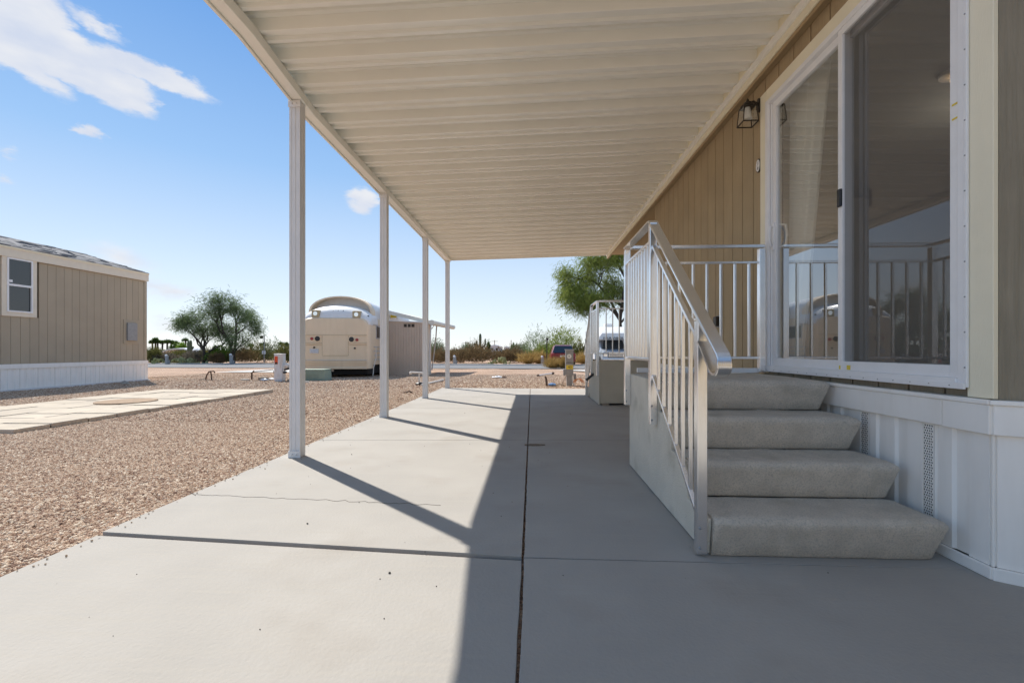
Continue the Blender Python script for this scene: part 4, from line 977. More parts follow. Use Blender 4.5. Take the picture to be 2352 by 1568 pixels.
# ------------------------------------------------------------------ utilities in the gravel
def utility_white():
    b = PX(639, 875, Z=-.03); r = empty('utility_pedestal', b, 'white utility pedestal with red label standing left of the nearest post', 'utility pedestal')
    x0, x1 = b.x - .135, b.x + .135; zt_ = PX(639, 812, Y=b.y).z
    B(x0, x1, b.y, b.y + .2, -.05, zt_ - .03).build('cabinet', M['white_box'], r, bevel=.01); B(x0 - .008, x1 + .008, b.y - .012, b.y + .21, zt_ - .03, zt_).build('lid', M['white_box'], r, bevel=.012)
    B(x0 + .025, x0 + .125, b.y - .006, b.y - .001, zt_ - .33, zt_ - .08).build('warning_label', M['orange_red'], r)
    B(x0 + .035, x0 + .115, b.y - .009, b.y - .0065, zt_ - .33, zt_ - .27).build('label_print', M['bronze'], r)
    m_ = MB(); m_.tube([(x1 + .05, b.y, .02), (x1 + .05, b.y, .3), (x1 + .12, b.y, .42)], .04, 8); m_.ball((x1 + .14, b.y, .45), .09, 8, 5); m_.build('outlet', M['pipe'], r, smooth=True)
    MB().tube([(x1 + .08, b.y - .02, .33), (x1 + .22, b.y - .03, .36), (x1 + .38, b.y, .42)], .03, 8).build('hose', M['black'], r, smooth=True)
    MB().tube([(x1 + .05, b.y - .04, .24), (x1 + .16, b.y - .05, .25)], .03, 8).build('collar', M['black'], r, smooth=True)
utility_white()
def rock(p, s, label, m=M['rock'], sq=(1, .8, .6), seed=1):
    random.seed(seed); b = MB().ball((p.x, p.y, p.z + s * .25), s, 9, 6, sq); b.v = [tuple(c + random.uniform(-.12, .12) * s for c in q) for q in b.v]
    return b.build('rock', m, smooth=True, label=label, cat='rock')
rock(PX(287, 882, Z=-.03), .11, 'pale rounded rock lying at the foot of the beige home')
rock(PX(607, 874, Z=-.03), .09, 'bluish grey rock at the left foot of the white pedestal', M['blue_grey'], (1.6, .8, .5), 2)
rock(PX(625, 872.5, Z=-.03), .10, 'white chipped rock against the front of the white pedestal', M['far_roof'], (1.5, .8, .4), 3)
rock(PX(668, 876, Z=-.03), .09, 'reddish rock between the white pedestal and the nearest post', M['hole'], (1.2, .8, .7), 4)
rock(PX(705, 879, Z=-.03), .07, 'small grey rock just right of the nearest post', M['rock'], (1.4, .8, .5), 5)
rock(PX(1142, 868.5, Z=-.05), .13, 'long white rock in the gravel beyond the patio end', M['far_roof'], (1.7, .8, .35), 6)
rock(PX(1156, 868.5, Z=-.05), .10, 'dark brown rock beside the long white one', M['rust'], (1.3, .8, .5), 7)
b = PX(722, 873.5, Z=-.03)
gb = empty('green_utility_box', b, 'low green utility box with pale lid in front of the coach', 'utility box')
gx0, gx1 = PX(678, 873, Y=b.y).x, PX(747, 873, Y=b.y).x; gzt = PX(722, 848, Y=b.y).z
q = MB().box(gx0, gx1, b.y, b.y + .5, -.05, gzt - .03); q.v = [(lerp(x, (gx0 + gx1) / 2, .06) if z > 0 else x, y, z) for x, y, z in q.v]; q.build('cabinet', M['green_box'], gb, bevel=.012)
MB().box(gx0 + .0, gx1 - .02, b.y - .015, b.y + .51, gzt - .03, gzt).build('lid', M['green_box'], gb, bevel=.012)
for k in range(5): B(gx0 + .08, gx1 - .22, b.y - .008, b.y - .001, .03 + k * .04, .05 + k * .04).build('rib', M['green_box'], gb)
# hookups sticking out of the gravel
def hookup(u, v, label, kind):
    b = PX(u, v, Z=-.03); r = empty('sewer_hookup', b, label, 'hookup'); x, y = b.x, b.y
    if kind == 0:
        MB().tube([(x, y, -.03), (x, y, .1), (x - .02, y, .2), (x - .08, y, .24), (x - .16, y, .12), (x - .2, y, -.02)], .022, 8).build('bent_pipe', M['rust'], r, smooth=True)
        MB().tube([(x - .05, y, .24), (x + .06, y + .02, .25), (x + .1, y + .02, .2)], .022, 8).build('spout', M['rust'], r, smooth=True)
        MB().ball((x - .3, y, -.01), .06, 8, 5, (1.6, 1, .5)).build('cap', M['wood'], r)
    else:
        MB().tube([(x - .28, y, .0), (x - .28, y, .2), (x - .2, y, .27)], .028, 8).build('riser', M['rust'], r, smooth=True)
        MB().tube([(x - .2, y, .25), (x + .1, y + .1, .28), (x + .34, y + .1, .31)], .02, 8).build('cross_pipe', M['pipe'], r, smooth=True)
        MB().tube([(x + .36, y + .1, .31), (x + .42, y + .1, .1), (x + .5, y + .1, -.03)], .008, 6).build('cable', M['rust'], r, smooth=True)
        MB().box(x - .05, x + .22, y - .05, y + .1, -.04, .07).build('block', M['wood'], r, bevel=.02)
        MB().ball((x - .5, y, -.02), .08, 8, 5, (2.2, 1, .5)).build('rubble', M['rock'], r)
hookup(486, 872, 'bent rusty pipe stub rising from gravel left of the terrace tip', 0)
hookup(598, 873, 'rusty riser with pale cross pipe rising from gravel near the white pedestal', 1)
# white standpipe and pipe between the far posts
wpipe = empty('garden_pipe', PX(960, 888, Z=-.03), 'pale water pipe with tap crossing the gravel between the two farthest posts', 'pipe')
pa_ = PX(968, 884, Z=.0); pb_ = PX(1018, 872, Z=.0)
MB().tube([pa_, pb_], .028, 8).build('ground_pipe', M['pipe'], wpipe, smooth=True)
tb = PX(963, 884, Z=-.03); zt_ = .95 - (857 - 803) * tb.y / 1045
MB().tube([tb, (tb.x, tb.y, zt_)], .022, 8).build('riser', M['pipe'], wpipe, smooth=True)
MB().tube([(tb.x + .1, tb.y, zt_), (tb.x - .24, tb.y, zt_ + .02)], .026, 8).build('tee', M['pipe'], wpipe, smooth=True)
MB().ball((tb.x - .24, tb.y, zt_), .045, 8, 5).build('tap', M['pipe'], wpipe)
MB().ball((tb.x, tb.y, .0), .09, 8, 5, (1.3, 1, .6)).build('ground_box', M['black'], wpipe)
sx = PX(920, 903, Z=-.03); MB().tube([sx, sx + Vector((.12, .02, .02)), sx + Vector((.2, 0, .05)), sx + Vector((.28, .02, 0))], .018, 6).build('dead_branch', M['rust'], label='short dark twig lying on the gravel near the second post', cat='twig')
# grey meter pedestal with yellow number
b = PX(1308, 887, Z=-.04)
mp_ = empty('meter_pedestal', b, 'grey metal meter pedestal with yellow number label at the patio end', 'meter pedestal', None)
sc3 = b.y / 1045
def pz_(v): return .95 - (v - 803) * sc3
bx0, bx1 = b.x - .105, b.x + .105
B(bx0, bx1, b.y, b.y + .14, pz_(861), pz_(803.5)).build('meter_box', M['grey_box'], mp_, bevel=.006)
B(bx0 - .012, bx1 + .02, b.y - .02, b.y + .16, pz_(803.4), pz_(802)).build('hood', M['silver'], mp_, bevel=.003)
B(bx0 + .03, bx1 - .035, b.y + .01, b.y + .12, -.08, pz_(861.2)).build('stem', M['grey_box'], mp_, bevel=.004)
B(bx0 + .01, bx1 - .01, b.y - .004, b.y - .0005, pz_(833), pz_(831.8)).build('seam', M['black'], mp_)
MB().disc((b.x - .01, b.y - .012, pz_(818)), .062, .062, 'y', .022, 24).build('meter_dial', M['frosted'], mp_)
MB().disc((b.x - .01, b.y - .026, pz_(818)), .018, .018, 'y', .004, 12).build('dial_mark', M['grey_box'], mp_)
B(bx0 + .015, bx1 - .01, b.y - .005, b.y - .0005, pz_(847.5), pz_(838)).build('number_label', M['yellow'], mp_)
text_mesh('43', .10, 'number', M['black'], mp_, Vector((b.x + .01, b.y - .008, pz_(842.8))), (R(90), 0, 0))
MB().tube([(bx1 - .01, b.y + .05, pz_(858)), (bx1 - .03, b.y + .02, pz_(868)), (bx1 - .02, b.y + .02, pz_(878)), (bx1 + .03, b.y, -.04)], .018, 8).build('conduit', M['pipe'], mp_, smooth=True)
MB().tube([(bx0 + .02, b.y, pz_(862)), (bx0 - .06, b.y, pz_(875)), (bx0 - .12, b.y, -.03)], .008, 6).build('wire', M['wood'], mp_, smooth=True)
B(bx1 + .015, bx1 + .085, b.y + .1, b.y + .16, pz_(871), pz_(858)).build('side_socket', M['grey_box'], mp_, bevel=.01)
MB().box(bx0 - .06, bx0 - .008, b.y + .02, b.y + .1, pz_(862), pz_(847)).build('side_conduit', M['grey_box'], mp_, bevel=.008)
h_ = MB()
for k in range(3): 
    c = Vector((bx1 + .11 + .03 * k, b.y - .02 + .03 * k, .06)); h_.tube([c + Vector((.11 * math.cos(a), .02 * math.sin(a), .10 * math.sin(a))) for a in [math.pi * i / 8 * 1.0 for i in range(0, 9)]], .009, 6)
h_.build('orange_hose', M['orange'], label='loops of orange hose beside the grey meter pedestal', cat='hose', smooth=True)
b2 = PX(1268, 887, Z=-.03); MB().ball((b2.x, b2.y, .02), .07, 8, 5, (1.6, 1, .6)).build('blue_rag', M['blue'], smooth=True, label='crumpled blue and white rag on the gravel left of the meter pedestal', cat='rag')
b2 = PX(1256, 886, Z=-.03); MB().tube([b2, b2 + Vector((-.02, 0, .2)), b2 + Vector((-.05, 0, .26))], [.035, .03, .02], 6).build('broken_stub', M['rust'], label='dark broken stub standing by the blue rag', cat='stub')
b2 = PX(1285, 887, Z=-.03); MB().tube([b2 + Vector((-.12, 0, 0)), b2 + Vector((-.02, .02, .06)), b2 + Vector((.08, 0, .05)), b2 + Vector((.16, 0, 0))], .016, 6).build('dead_branch', M['wood'], label='curved pale stick on the gravel just left of the meter pedestal', cat='stick')
lp_ = empty('lying_pipe', PX(1250, 862, Z=-.05), 'thin white pipe lying on the gravel with dark ends', 'pipe')
MB().tube([PX(1238, 861.5, Z=-.02), PX(1268, 857, Z=-.02)], .022, 8).build('tube', M['far_roof'], lp_, smooth=True)
MB().ball(PX(1236, 862.5, Z=-.03), .06, 8, 5).build('end_cap', M['rust'], lp_); MB().ball(PX(1270, 857, Z=-.02), .06, 8, 5).build('end_cap', M['rust'], lp_)

# hookup pedestals along the road
for (u, vt, vb, lab) in ((382, 814, 836, 'small grey hookup pedestal with white cap by the yellow bush at left'), (530, 812, 836, 'small grey hookup pedestal beside the dark trunk of the right mesquite'),
                         (1044, 816, 838, 'small grey hookup pedestal with white cap right of the farthest post'), (1246, 817, 838.5, 'small grey hookup pedestal before the golden grass, left of the lamp post')):
    Y_ = 37.2; b = PX(u, vb, Y=Y_); zt_ = PX(u, vt, Y=Y_).z; z0 = tz(0, Y_)
    r = empty('hookup_pedestal', (b.x, Y_, z0), lab, 'hookup pedestal', 'hookup pedestals along the far side of the road')
    B(b.x - .12, b.x + .12, Y_, Y_ + .15, z0 - .05, zt_ - .12).build('housing', M['grey_box'], r, bevel=.02)
    MB().ball((b.x - .02, Y_ + .02, zt_ - .08), .12, 10, 6, (.9, .9, .8)).build('cap', M['far_roof'], r, smooth=True)
    MB().box(b.x + .02, b.x + .2, Y_ + .05, Y_ + .2, z0, z0 + .35).build('base', M['grey_box'], r, bevel=.02)

# ------------------------------------------------------------------ vehicles by the road
def suv():
    Y_ = 35.5; b = PX(1294, 840, Y=Y_); z0 = tz(0, Y_); r = empty('red_suv', (b.x, Y_, z0), 'dark red sport utility vehicle parked by the road behind the meter pedestal', 'car')
    def f(m): m.v = [(b.x + x, Y_ + y, z0 + z * .9) for x, y, z in m.v]; return m
    def ring(y, zt_, wl, wt, z1, zl=.35):
        return [(-wl, y, zl), (-wl * 1.02, y, .7), (-wl, y, z1), (-wt - .02, y, zt_ - .12), (-wt + .1, y, zt_), (wt - .1, y, zt_), (wt + .02, y, zt_ - .12), (wl, y, z1), (wl * 1.02, y, .7), (wl, y, zl)]
    f(MB().loft([ring(0, 1.05, .9, .88, 1.0), ring(.08, 1.1, .94, .9, 1.02), ring(.5, 1.12, .95, .9, 1.05), ring(3.6, 1.1, .95, .9, 1.02), ring(4.6, .9, .9, .8, .85)])).build('body', M['red_car'], r, smooth=True)
    f(MB().loft([ring(.12, 1.1, .9, .86, 1.05, 1.0), ring(.32, 1.72, .9, .68, 1.1, 1.0), ring(.6, 1.80, .9, .70, 1.1, 1.0), ring(2.6, 1.78, .9, .70, 1.1, 1.0), ring(3.3, 1.1, .9, .85, 1.05, 1.0)])).build('cabin', M['red_car'], r, smooth=True)
    f(MB().add([(-.82, .07, 1.12), (.82, .07, 1.12), (.66, .25, 1.74), (-.66, .25, 1.74), (-.82, .12, 1.12), (.82, .12, 1.12), (.66, .34, 1.74), (-.66, .34, 1.74)], [(0, 1, 2, 3), (0, 4, 5, 1), (1, 5, 6, 2), (2, 6, 7, 3), (3, 7, 4, 0)])).build('rear_window', M['dark_glass'], r)
    for s in (-1, 1):
        f(MB().box(min(s * .93, s * .72), max(s * .93, s * .72), -.03, .05, .82, 1.06)).build('tail_light', M['red_lamp'], r, bevel=.02)
        for y in (.85, 3.7): f(MB().disc((s * .84, y, .34), .36, .36, 'x', .24, 20)).build('wheel', M['tyre'], r)
        f(MB().box(min(s * .80, s * .7), max(s * .80, s * .7), .10, .14, .45, .6)).build('reflector', M['silver'], r)
    f(MB().box(-.93, .93, -.08, .1, .38, .60)).build('bumper', M['red_car'], r, bevel=.04)
    f(MB().box(-.26, .26, -.02, -.005, .75, .9)).build('number_plate', M['white_box'], r)
suv()
def motorhome():
    Y_ = 34.0; u0 = 1410; b = PX(u0, 836, Y=Y_); z0 = tz(0, Y_); r = empty('motorhome', (b.x, Y_, z0), 'white cab over motorhome facing the camera beyond the far steps', 'motorhome')
    def f(m): m.v = [(b.x + x, Y_ + y, z0 + z) for x, y, z in m.v]; return m
    hz2 = lambda v: PX(u0, v, Y=Y_).z - z0
    def rr(y, w, zl, zh, ch=.2): return [(-w, y, zl), (-w, y, zh - ch), (-w + ch, y, zh), (w - ch, y, zh), (w, y, zh - ch), (w, y, zl)]
    f(MB().loft([rr(1.5, 1.2, .5, 3.0), rr(7.5, 1.2, .5, 3.05)])).build('coach_body', M['far_roof'], r, smooth=True)
    f(MB().loft([[(-1.12, -.25, 2.0), (-1.12, -.25, 2.15), (-.9, -.2, 2.45), (.9, -.2, 2.45), (1.12, -.25, 2.15), (1.12, -.25, 2.0)], [(-1.18, .3, 1.95), (-1.18, .3, 2.4), (-.95, .35, 2.85), (.95, .35, 2.85), (1.18, .3, 2.4), (1.18, .3, 1.95)],
                 [(-1.2, 1.5, 1.9), (-1.2, 1.5, 2.6), (-1, 1.5, 3.0), (1, 1.5, 3.0), (1.2, 1.5, 2.6), (1.2, 1.5, 1.9)]])).build('cab_over', M['bus_white'], r, smooth=True)
    f(MB().loft([[(-.95, -.9, .45), (-.97, -.9, .95), (-.85, -.88, 1.12), (.85, -.88, 1.12), (.97, -.9, .95), (.95, -.9, .45)], [(-1, -.1, .45), (-1, -.1, 1.0), (-.9, 0, 1.28), (.9, 0, 1.28), (1, -.1, 1.0), (1, -.1, .45)],
                 [(-1, .5, .45), (-1, .5, 1.0), (-.85, .6, 1.3), (.85, .6, 1.3), (1, .5, 1.0), (1, .5, .45)], [(-1, 1.5, .45), (-1, 1.5, 1.2), (-.8, 1.3, 1.95), (.8, 1.3, 1.95), (1, 1.5, 1.2), (1, 1.5, .45)]])).build('cab', M['blue_grey'], r, smooth=True)
    f(MB().add([(-.86, .0, 1.30), (.86, .0, 1.30), (.70, .45, 1.95), (-.70, .45, 1.95), (-.86, .3, 1.30), (.86, .3, 1.30), (.7, .8, 1.95), (-.7, .8, 1.95)], [(0, 1, 2, 3), (0, 3, 7, 4), (1, 5, 6, 2), (3, 2, 6, 7), (0, 4, 5, 1)])).build('windscreen', M['dark_glass'], r)
    gr = f(MB().box(-.58, .58, -.94, -.9, .68, 1.06)).build('grille', M['black'], r)
    q = MB()
    for z in (.74, .87, 1.0): q.box(-.5, .5, -.965, -.94, z, z + .045)
    q.box(-.54, -.5, -.965, -.94, .72, 1.06); q.box(.5, .54, -.965, -.94, .72, 1.06); f(q).build('chrome_bars', M['chrome'], gr)
    for s in (-1, 1):
        f(MB().box(min(s * .62, s * .92), max(s * .62, s * .92), -.93, -.88, .74, 1.02)).build('headlight', M['chrome'], r, bevel=.03)
        f(MB().box(min(s * 1.06, s * 1.26), max(s * 1.06, s * 1.26), .0, .1, 1.2, 1.5)).build('mirror', M['black'], r, bevel=.03)
        for y in (.1, 5.5): f(MB().disc((s * .9, y, .38), .4, .4, 'x', .26, 20)).build('wheel', M['tyre'], r)
    f(MB().box(-1.0, 1.0, -1.05, -.9, .42, .60)).build('bumper', M['chrome'], r, bevel=.04)
    f(MB().box(-.95, .95, -.95, -.8, .22, .40)).build('air_dam', M['black'], r)
    f(MB().box(-.17, .17, -1.07, -1.055, .36, .46)).build('number_plate', M['white_box'], r)
    w_ = Vector((b.x - .1, Y_ - .29, z0 + 2.08)); text_mesh('FOUR WINDS', .24, 'lettering', M['bronze'], r, w_, (R(90), 0, 0), .01)
    f(MB().box(-.3, .3, 2.2, 2.9, 3.05, 3.3)).build('roof_unit', M['bus_white'], r, bevel=.05)
motorhome()

# ------------------------------------------------------------------ poles, posts and far things
Y_ = 41; p = PX(607, 835, Y=Y_); zt_ = PX(607, 770, Y=Y_).z
sl1 = empty('lamp_post', (p.x, Y_, tz(0, Y_)), 'slim lamp post with box lamp and two white signs behind the white pedestal', 'lamp post')
MB().tube([(p.x, Y_, tz(0, Y_)), (p.x, Y_, zt_)], .045, 8).build('pole', M['grey_box'], sl1, smooth=True); MB().bar((p.x, Y_, zt_ - .06), (p.x - .3, Y_, zt_ - .06), .06).build('arm', M['grey_box'], sl1)
B(p.x - .34, p.x - .14, Y_ - .1, Y_ + .1, zt_ - .28, zt_ - .04).build('lamp_head', M['bronze'], sl1)
z1 = PX(607, 805, Y=Y_).z
for s in (-1, 1): B(p.x + s * .1 - .07, p.x + s * .1 + .07, Y_ - .08, Y_ - .05, z1 - .32, z1).build('sign_plate', M['far_roof'], sl1)
Y_ = 30.5; p = PX(1256, 843, Y=Y_); zt_ = PX(1256, 778, Y=Y_).z; z0 = tz(0, Y_)
sl2_ = empty('lamp_post', (p.x, Y_, z0), 'thin dark lamp post standing left of the red vehicle', 'lamp post')
MB().tube([(p.x, Y_, z0), (p.x, Y_, zt_)], .032, 8).build('pole', M['bronze'], sl2_, smooth=True); MB().ball((p.x + .03, Y_, zt_ - .02), .09, 8, 5, (1, 1, 1.2)).build('lamp_head', M['bronze'], sl2_)
for (u, vt, Y_, lab, cross) in ((1070, 784, 170, 'distant power pole with crossarm left of the tall saguaro', 1), (1136, 781, 200, 'distant power pole with wide crossarm above the white far roof', 1), (1174, 781, 190, 'distant bare power pole right of the white far roof', 0)):
    b = PX(u, 803, Y=Y_); zt_ = PX(u, vt, Y=Y_).z; r = empty('power_pole', (b.x, Y_, -.3), lab, 'power pole', 'power poles on the horizon')
    MB().tube([(b.x, Y_, -.3), (b.x, Y_, zt_)], .16, 6).build('pole', M['wood'], r)
    if cross: MB().bar((b.x - 1.4, Y_, zt_ - .5), (b.x + 1.4, Y_, zt_ - .5), .14).build('crossarm', M['wood'], r)
# saguaros
def saguaro(u, vt, Y_, lab, arms, rad=.22):
    b = PX(u, 803, Y=Y_); zt_ = PX(u, vt, Y=Y_).z; r = empty('saguaro', (b.x, Y_, -.3), lab, 'cactus')
    def col_(pts, rr): 
        m_ = MB(); m_.tube(pts, rr, 14); m_.v = [tuple(v) for v in m_.v]; return m_
    col_([(b.x, Y_, -.3), (b.x, Y_, zt_ - .3), (b.x, Y_, zt_ - .08), (b.x, Y_, zt_)], [rad, rad * .95, rad * .7, .04]).build('trunk', M['cactus'], r, smooth=True)
    for dx, zb_, zt2 in arms:
        col_([(b.x, Y_, zb_), (b.x + dx * .6, Y_, zb_ + .05), (b.x + dx, Y_, zb_ + .35), (b.x + dx, Y_, zt2 - .2), (b.x + dx, Y_, zt2)], [rad * .5, rad * .6, rad * .65, rad * .6, .03]).build('arm', M['cactus'], r, smooth=True)
saguaro(1103, 766, 56, 'tall saguaro cactus with upraised arms behind the orange brown bush', [(.62, 1.25, 2.35), (-.45, 1.3, 2.1), (-.75, 1.35, 1.75), (.3, .95, 1.2)], .17)
saguaro(433, 782.5, 52, 'left of two dark saguaro stalks behind the mesquite', [], .14)
saguaro(438.5, 781, 52.5, 'right of two dark saguaro stalks behind the mesquite, with a side stub', [(.3, .95, 1.35)], .15)

# ------------------------------------------------------------------ plants
def leaves_mesh(name, cen, dirs, ln, wd, m):
    n = len(cen); cen = np.asarray(cen); dirs = np.asarray(dirs); dirs = dirs / (np.linalg.norm(dirs, axis=1, keepdims=True) + 1e-9)
    rnd = rng.normal(size=(n, 3)); side = np.cross(dirs, rnd); side /= (np.linalg.norm(side, axis=1, keepdims=True) + 1e-9)
    ln = np.asarray(ln)[:, None]; wd = np.asarray(wd)[:, None]
    v = np.stack([cen - side * wd * .5, cen + side * wd * .5, cen + side * wd * .3 + dirs * ln, cen - side * wd * .3 + dirs * ln], 1).reshape(-1, 3)
    me = bpy.data.meshes.new(name); me.vertices.add(4 * n); me.vertices.foreach_set('co', v.astype(np.float32).ravel())
    me.loops.add(4 * n); me.loops.foreach_set('vertex_index', np.arange(4 * n, dtype=np.int32)); me.polygons.add(n)
    me.polygons.foreach_set('loop_start', np.arange(0, 4 * n, 4, dtype=np.int32)); me.update(calc_edges=True); me.validate(); me.materials.append(m); return me
def fan_bush(name, m, n, h, w, llen=.18, lw=.02, dense=1.0, seed=0, lumpy=.25, flat=.35):
    """shrub whose twigs radiate from the base, unit height h and half width w"""
    r = np.random.default_rng(seed); a = r.uniform(0, 2 * np.pi, n); rad = np.sqrt(r.uniform(0, 1, n)); hmax = np.sqrt(1 - (rad * .98) ** 2)
    lump = 1 + lumpy * np.sin(a * 3 + seed) * np.cos(rad * 5 + seed * 2) + r.normal(0, .06, n)
    t = r.uniform(.0, 1, n) ** flat
    x = rad * np.cos(a) * w * lump * (t ** .6); y = rad * np.sin(a) * w * lump * (t ** .6); z = hmax * h * lump * t
    d = np.stack([x / w + r.normal(0, .35, n), y / w + r.normal(0, .35, n), np.full(n, .8) + r.normal(0, .3, n)], 1)
    return leaves_mesh(name, np.stack([x, y, np.maximum(z, .01)], 1), d, r.uniform(.5, 1.2, n) * llen, r.uniform(.6, 1.3, n) * lw, m)
bush_cache = {}
def bush(u, vt, wpx, Y_, kind, lab, name='desert_shrub', cat='shrub', group=None, vb=None, n=2200):
    z0 = tz(0, Y_); x = PX(u, 803, Y=Y_).x; h = PX(u, vt, Y=Y_).z - z0; w = wpx / 2 * Y_ / 1045
    seed = len(bush_cache); big = max(h, w)
    tw = {'gold': (.35, .025), 'brown': (.22, .03), 'grey': (.2, .035), 'palo': (.22, .04), 'bright': (.14, .07), 'sage': (.22, .035), 'olive': (.2, .04), 'dark': (.16, .07), 'mesquite': (.2, .03)}[kind]
    me = fan_bush('foliage', LEAF[kind], n, h * .96, w, tw[0] * (Y_ / 40), tw[1] * (Y_ / 40), seed=seed, flat=.45 if kind != 'gold' else .9); bush_cache[seed] = me
    o = link(name, me); o.location = (x, Y_, z0); tag(o, lab, cat, group); return o
bush(352, 797, 46, 39, 'olive', 'yellow olive bush at the corner of the beige home')
bush(380, 811, 56, 39.5, 'grey', 'grey twiggy bush left of the two saguaro stalks')
bush(412, 806, 60, 41, 'olive', 'low olive bush between two grey bushes at left')
bush(446, 806, 62, 40, 'grey', 'grey brown bush in front of the two saguaro stalks')
bush(475, 800, 50, 43, 'olive', 'olive bush behind the left mesquite trunk')
bush(508, 795, 60, 40.6, 'bright', 'leafy bright green bush between the two mesquite trunks', n=3200)
bush(500, 812, 34, 38.8, 'brown', 'low brown bush at the foot of the left mesquite')
bush(556, 797, 66, 41, 'brown', 'brown olive bush right of the right mesquite trunk')
bush(590, 786, 74, 43, 'olive', 'tall olive bush by the white signed lamp post')
bush(628, 783, 74, 44, 'sage', 'grey green tall bush behind the white pedestal')
bush(654, 792, 50, 41, 'olive', 'yellow green bush right of the white pedestal')
bush(690, 790, 80, 44, 'olive', 'olive bush mostly hidden behind the nearest post')
bush(1003, 781, 46, 45, 'sage', 'round green shrub beyond the shed')
bush(1008, 800, 60, 41, 'brown', 'brown bush beyond the awning poles')
bush(1052, 799, 72, 41.5, 'brown', 'low wide brown bush behind the hookup right of the farthest post')
bush(1095, 787, 82, 42, 'brown', 'large orange brown bush below the tall saguaro', n=3600)
bush(1078, 789, 50, 60, 'sage', 'pale green shrub peeking above the orange brown bush')
bush(1152, 800, 66, 43, 'brown', 'low brown bush below the far white roof')
bush(1182, 799, 56, 43, 'brown', 'brown bush left of the tall sparse shrub')
bush(1196, 790, 54, 52, 'sage', 'pale sage shrub left of the tall sparse shrub')
bush(1232, 758, 84, 46, 'mesquite', 'tall sparse grey green shrub left of the thin lamp post', n=2600)
bush(1250, 790, 60, 44, 'palo', 'bright green shrub low behind the thin lamp post')
bush(1292, 752, 104, 46, 'palo', 'tall airy palo verde shrub behind the red vehicle', n=4200)
bush(1335, 786, 70, 44, 'olive', 'olive shrub right of the red vehicle')
bush(1372, 790, 70, 44, 'olive', 'olive shrub behind the far steps')
bush(1213, 812, 56, 39.5, 'gold', 'golden dry grass mound left of the roadside hookup', 'dry_grass', 'grass clump')
bush(1238, 809, 46, 40.5, 'gold', 'golden dry grass mound directly behind the roadside hookup', 'dry_grass', 'grass clump')
bush(1342, 812, 60, 40, 'gold', 'golden dry grass mound right of the red vehicle', 'dry_grass', 'grass clump')
bush(1270, 824, 44, 28.5, 'gold', 'straw coloured grass clump at the foot of the thin lamp post', 'dry_grass', 'grass clump')
bush(1296, 822, 40, 28, 'gold', 'straw coloured grass clump just behind the meter pedestal', 'dry_grass', 'grass clump')
# prickly pears
def pear(u, Y_, w, h, n, lab):
    z0 = tz(0, Y_); c = PX(u, 803, Y=Y_); m_ = MB(); random.seed(int(u))
    for k in range(n):
        x = random.gauss(0, w / 2.6); y = random.gauss(0, .4); z = random.uniform(.08, h) * max(.3, 1 - (x / w) ** 2); s_ = random.uniform(.09, .14); a = random.uniform(0, 3.14)
        b = MB().ball((0, 0, 0), s_, 8, 5, (1, .22, 1.2)); ca, sa = math.cos(a), math.sin(a)
        m_.add([(c.x + x + p[0] * ca - p[1] * sa, Y_ + y + p[0] * sa + p[1] * ca, z0 + z + p[2]) for p in b.v], b.f)
    tag(m_.build('prickly_pear', M['pad'], smooth=True), lab, 'cactus', 'prickly pears along the road')
pear(1150, 39, 1.0, .55, 60, 'prickly pear patch below the far white roof'); pear(425, 38.6, 1.6, .5, 80, 'wide prickly pear patch in front of the grey brown bush'); pear(366, 38.4, .8, .45, 36, 'small prickly pear patch left of the grey roadside hookup')
random.seed(5)

def tree(name, lab, base, trunks, leafm, barkm, seed, depth=4, n_leaf=60, llen=.3, lw=.03, spread=.5, droop=.5, shrink=.72):
    random.seed(seed); r = np.random.default_rng(seed)
    root = empty(name, base, lab, 'tree'); wood = MB(); tips = []
    def grow(p, d, L_, rad, k):
        pts = [p]; q = p; dd = d
        for i in range(4):
            dd = (dd + Vector((random.gauss(0, .16), random.gauss(0, .16), random.gauss(.02, .12)))).normalized(); q = q + dd * L_ / 4; pts.append(q)
            if k <= 1: tips.append((q, dd))
        wood.tube(pts, [rad * (1 - .09 * i) for i in range(5)], 7 if k > 2 else 5, cap=False)
        if k == 0: return
        for i in range(random.choice((2, 3, 3))):
            a = Vector((random.gauss(0, .62), random.gauss(0, .62), random.gauss(.18, .35))); grow(q if i < 2 else pts[3], (dd + a).normalized(), L_ * random.uniform(.65, .9) * shrink / .72, rad * .60, k - 1)
    for pts, rad, dd, L_ in trunks:
        P_ = [Vector(p) for p in pts]; wood.tube(P_, [lerp(rad, rad * .6, i / (len(P_) - 1)) for i in range(len(P_))], 9, cap=False)
        for j in range(3): grow(P_[-1], (Vector(dd) + Vector((random.gauss(0, .5), random.gauss(0, .4), random.gauss(0, .2)))).normalized(), L_, rad * .5, depth)
    wood.build('trunk', barkm, root, smooth=True)
    cen = []; dr = []
    for p, d in tips:
        for i in range(n_leaf):
            o = r.normal(0, spread, 3) * .5; cen.append((p.x + o[0], p.y + o[1], p.z + o[2])); dr.append((d.x * .6 + r.normal(0, .5), d.y * .6 + r.normal(0, .5), d.z * .3 - droop + r.normal(0, .4)))
    n = len(cen); me = leaves_mesh('crown', cen, dr, r.uniform(.4, 1.2, n) * llen, r.uniform(.6, 1.3, n) * lw, leafm)
    link('crown', me, root); return root
def W3(u, v, Y_): return PX(u, v, Y=Y_)
Y_ = 40.0
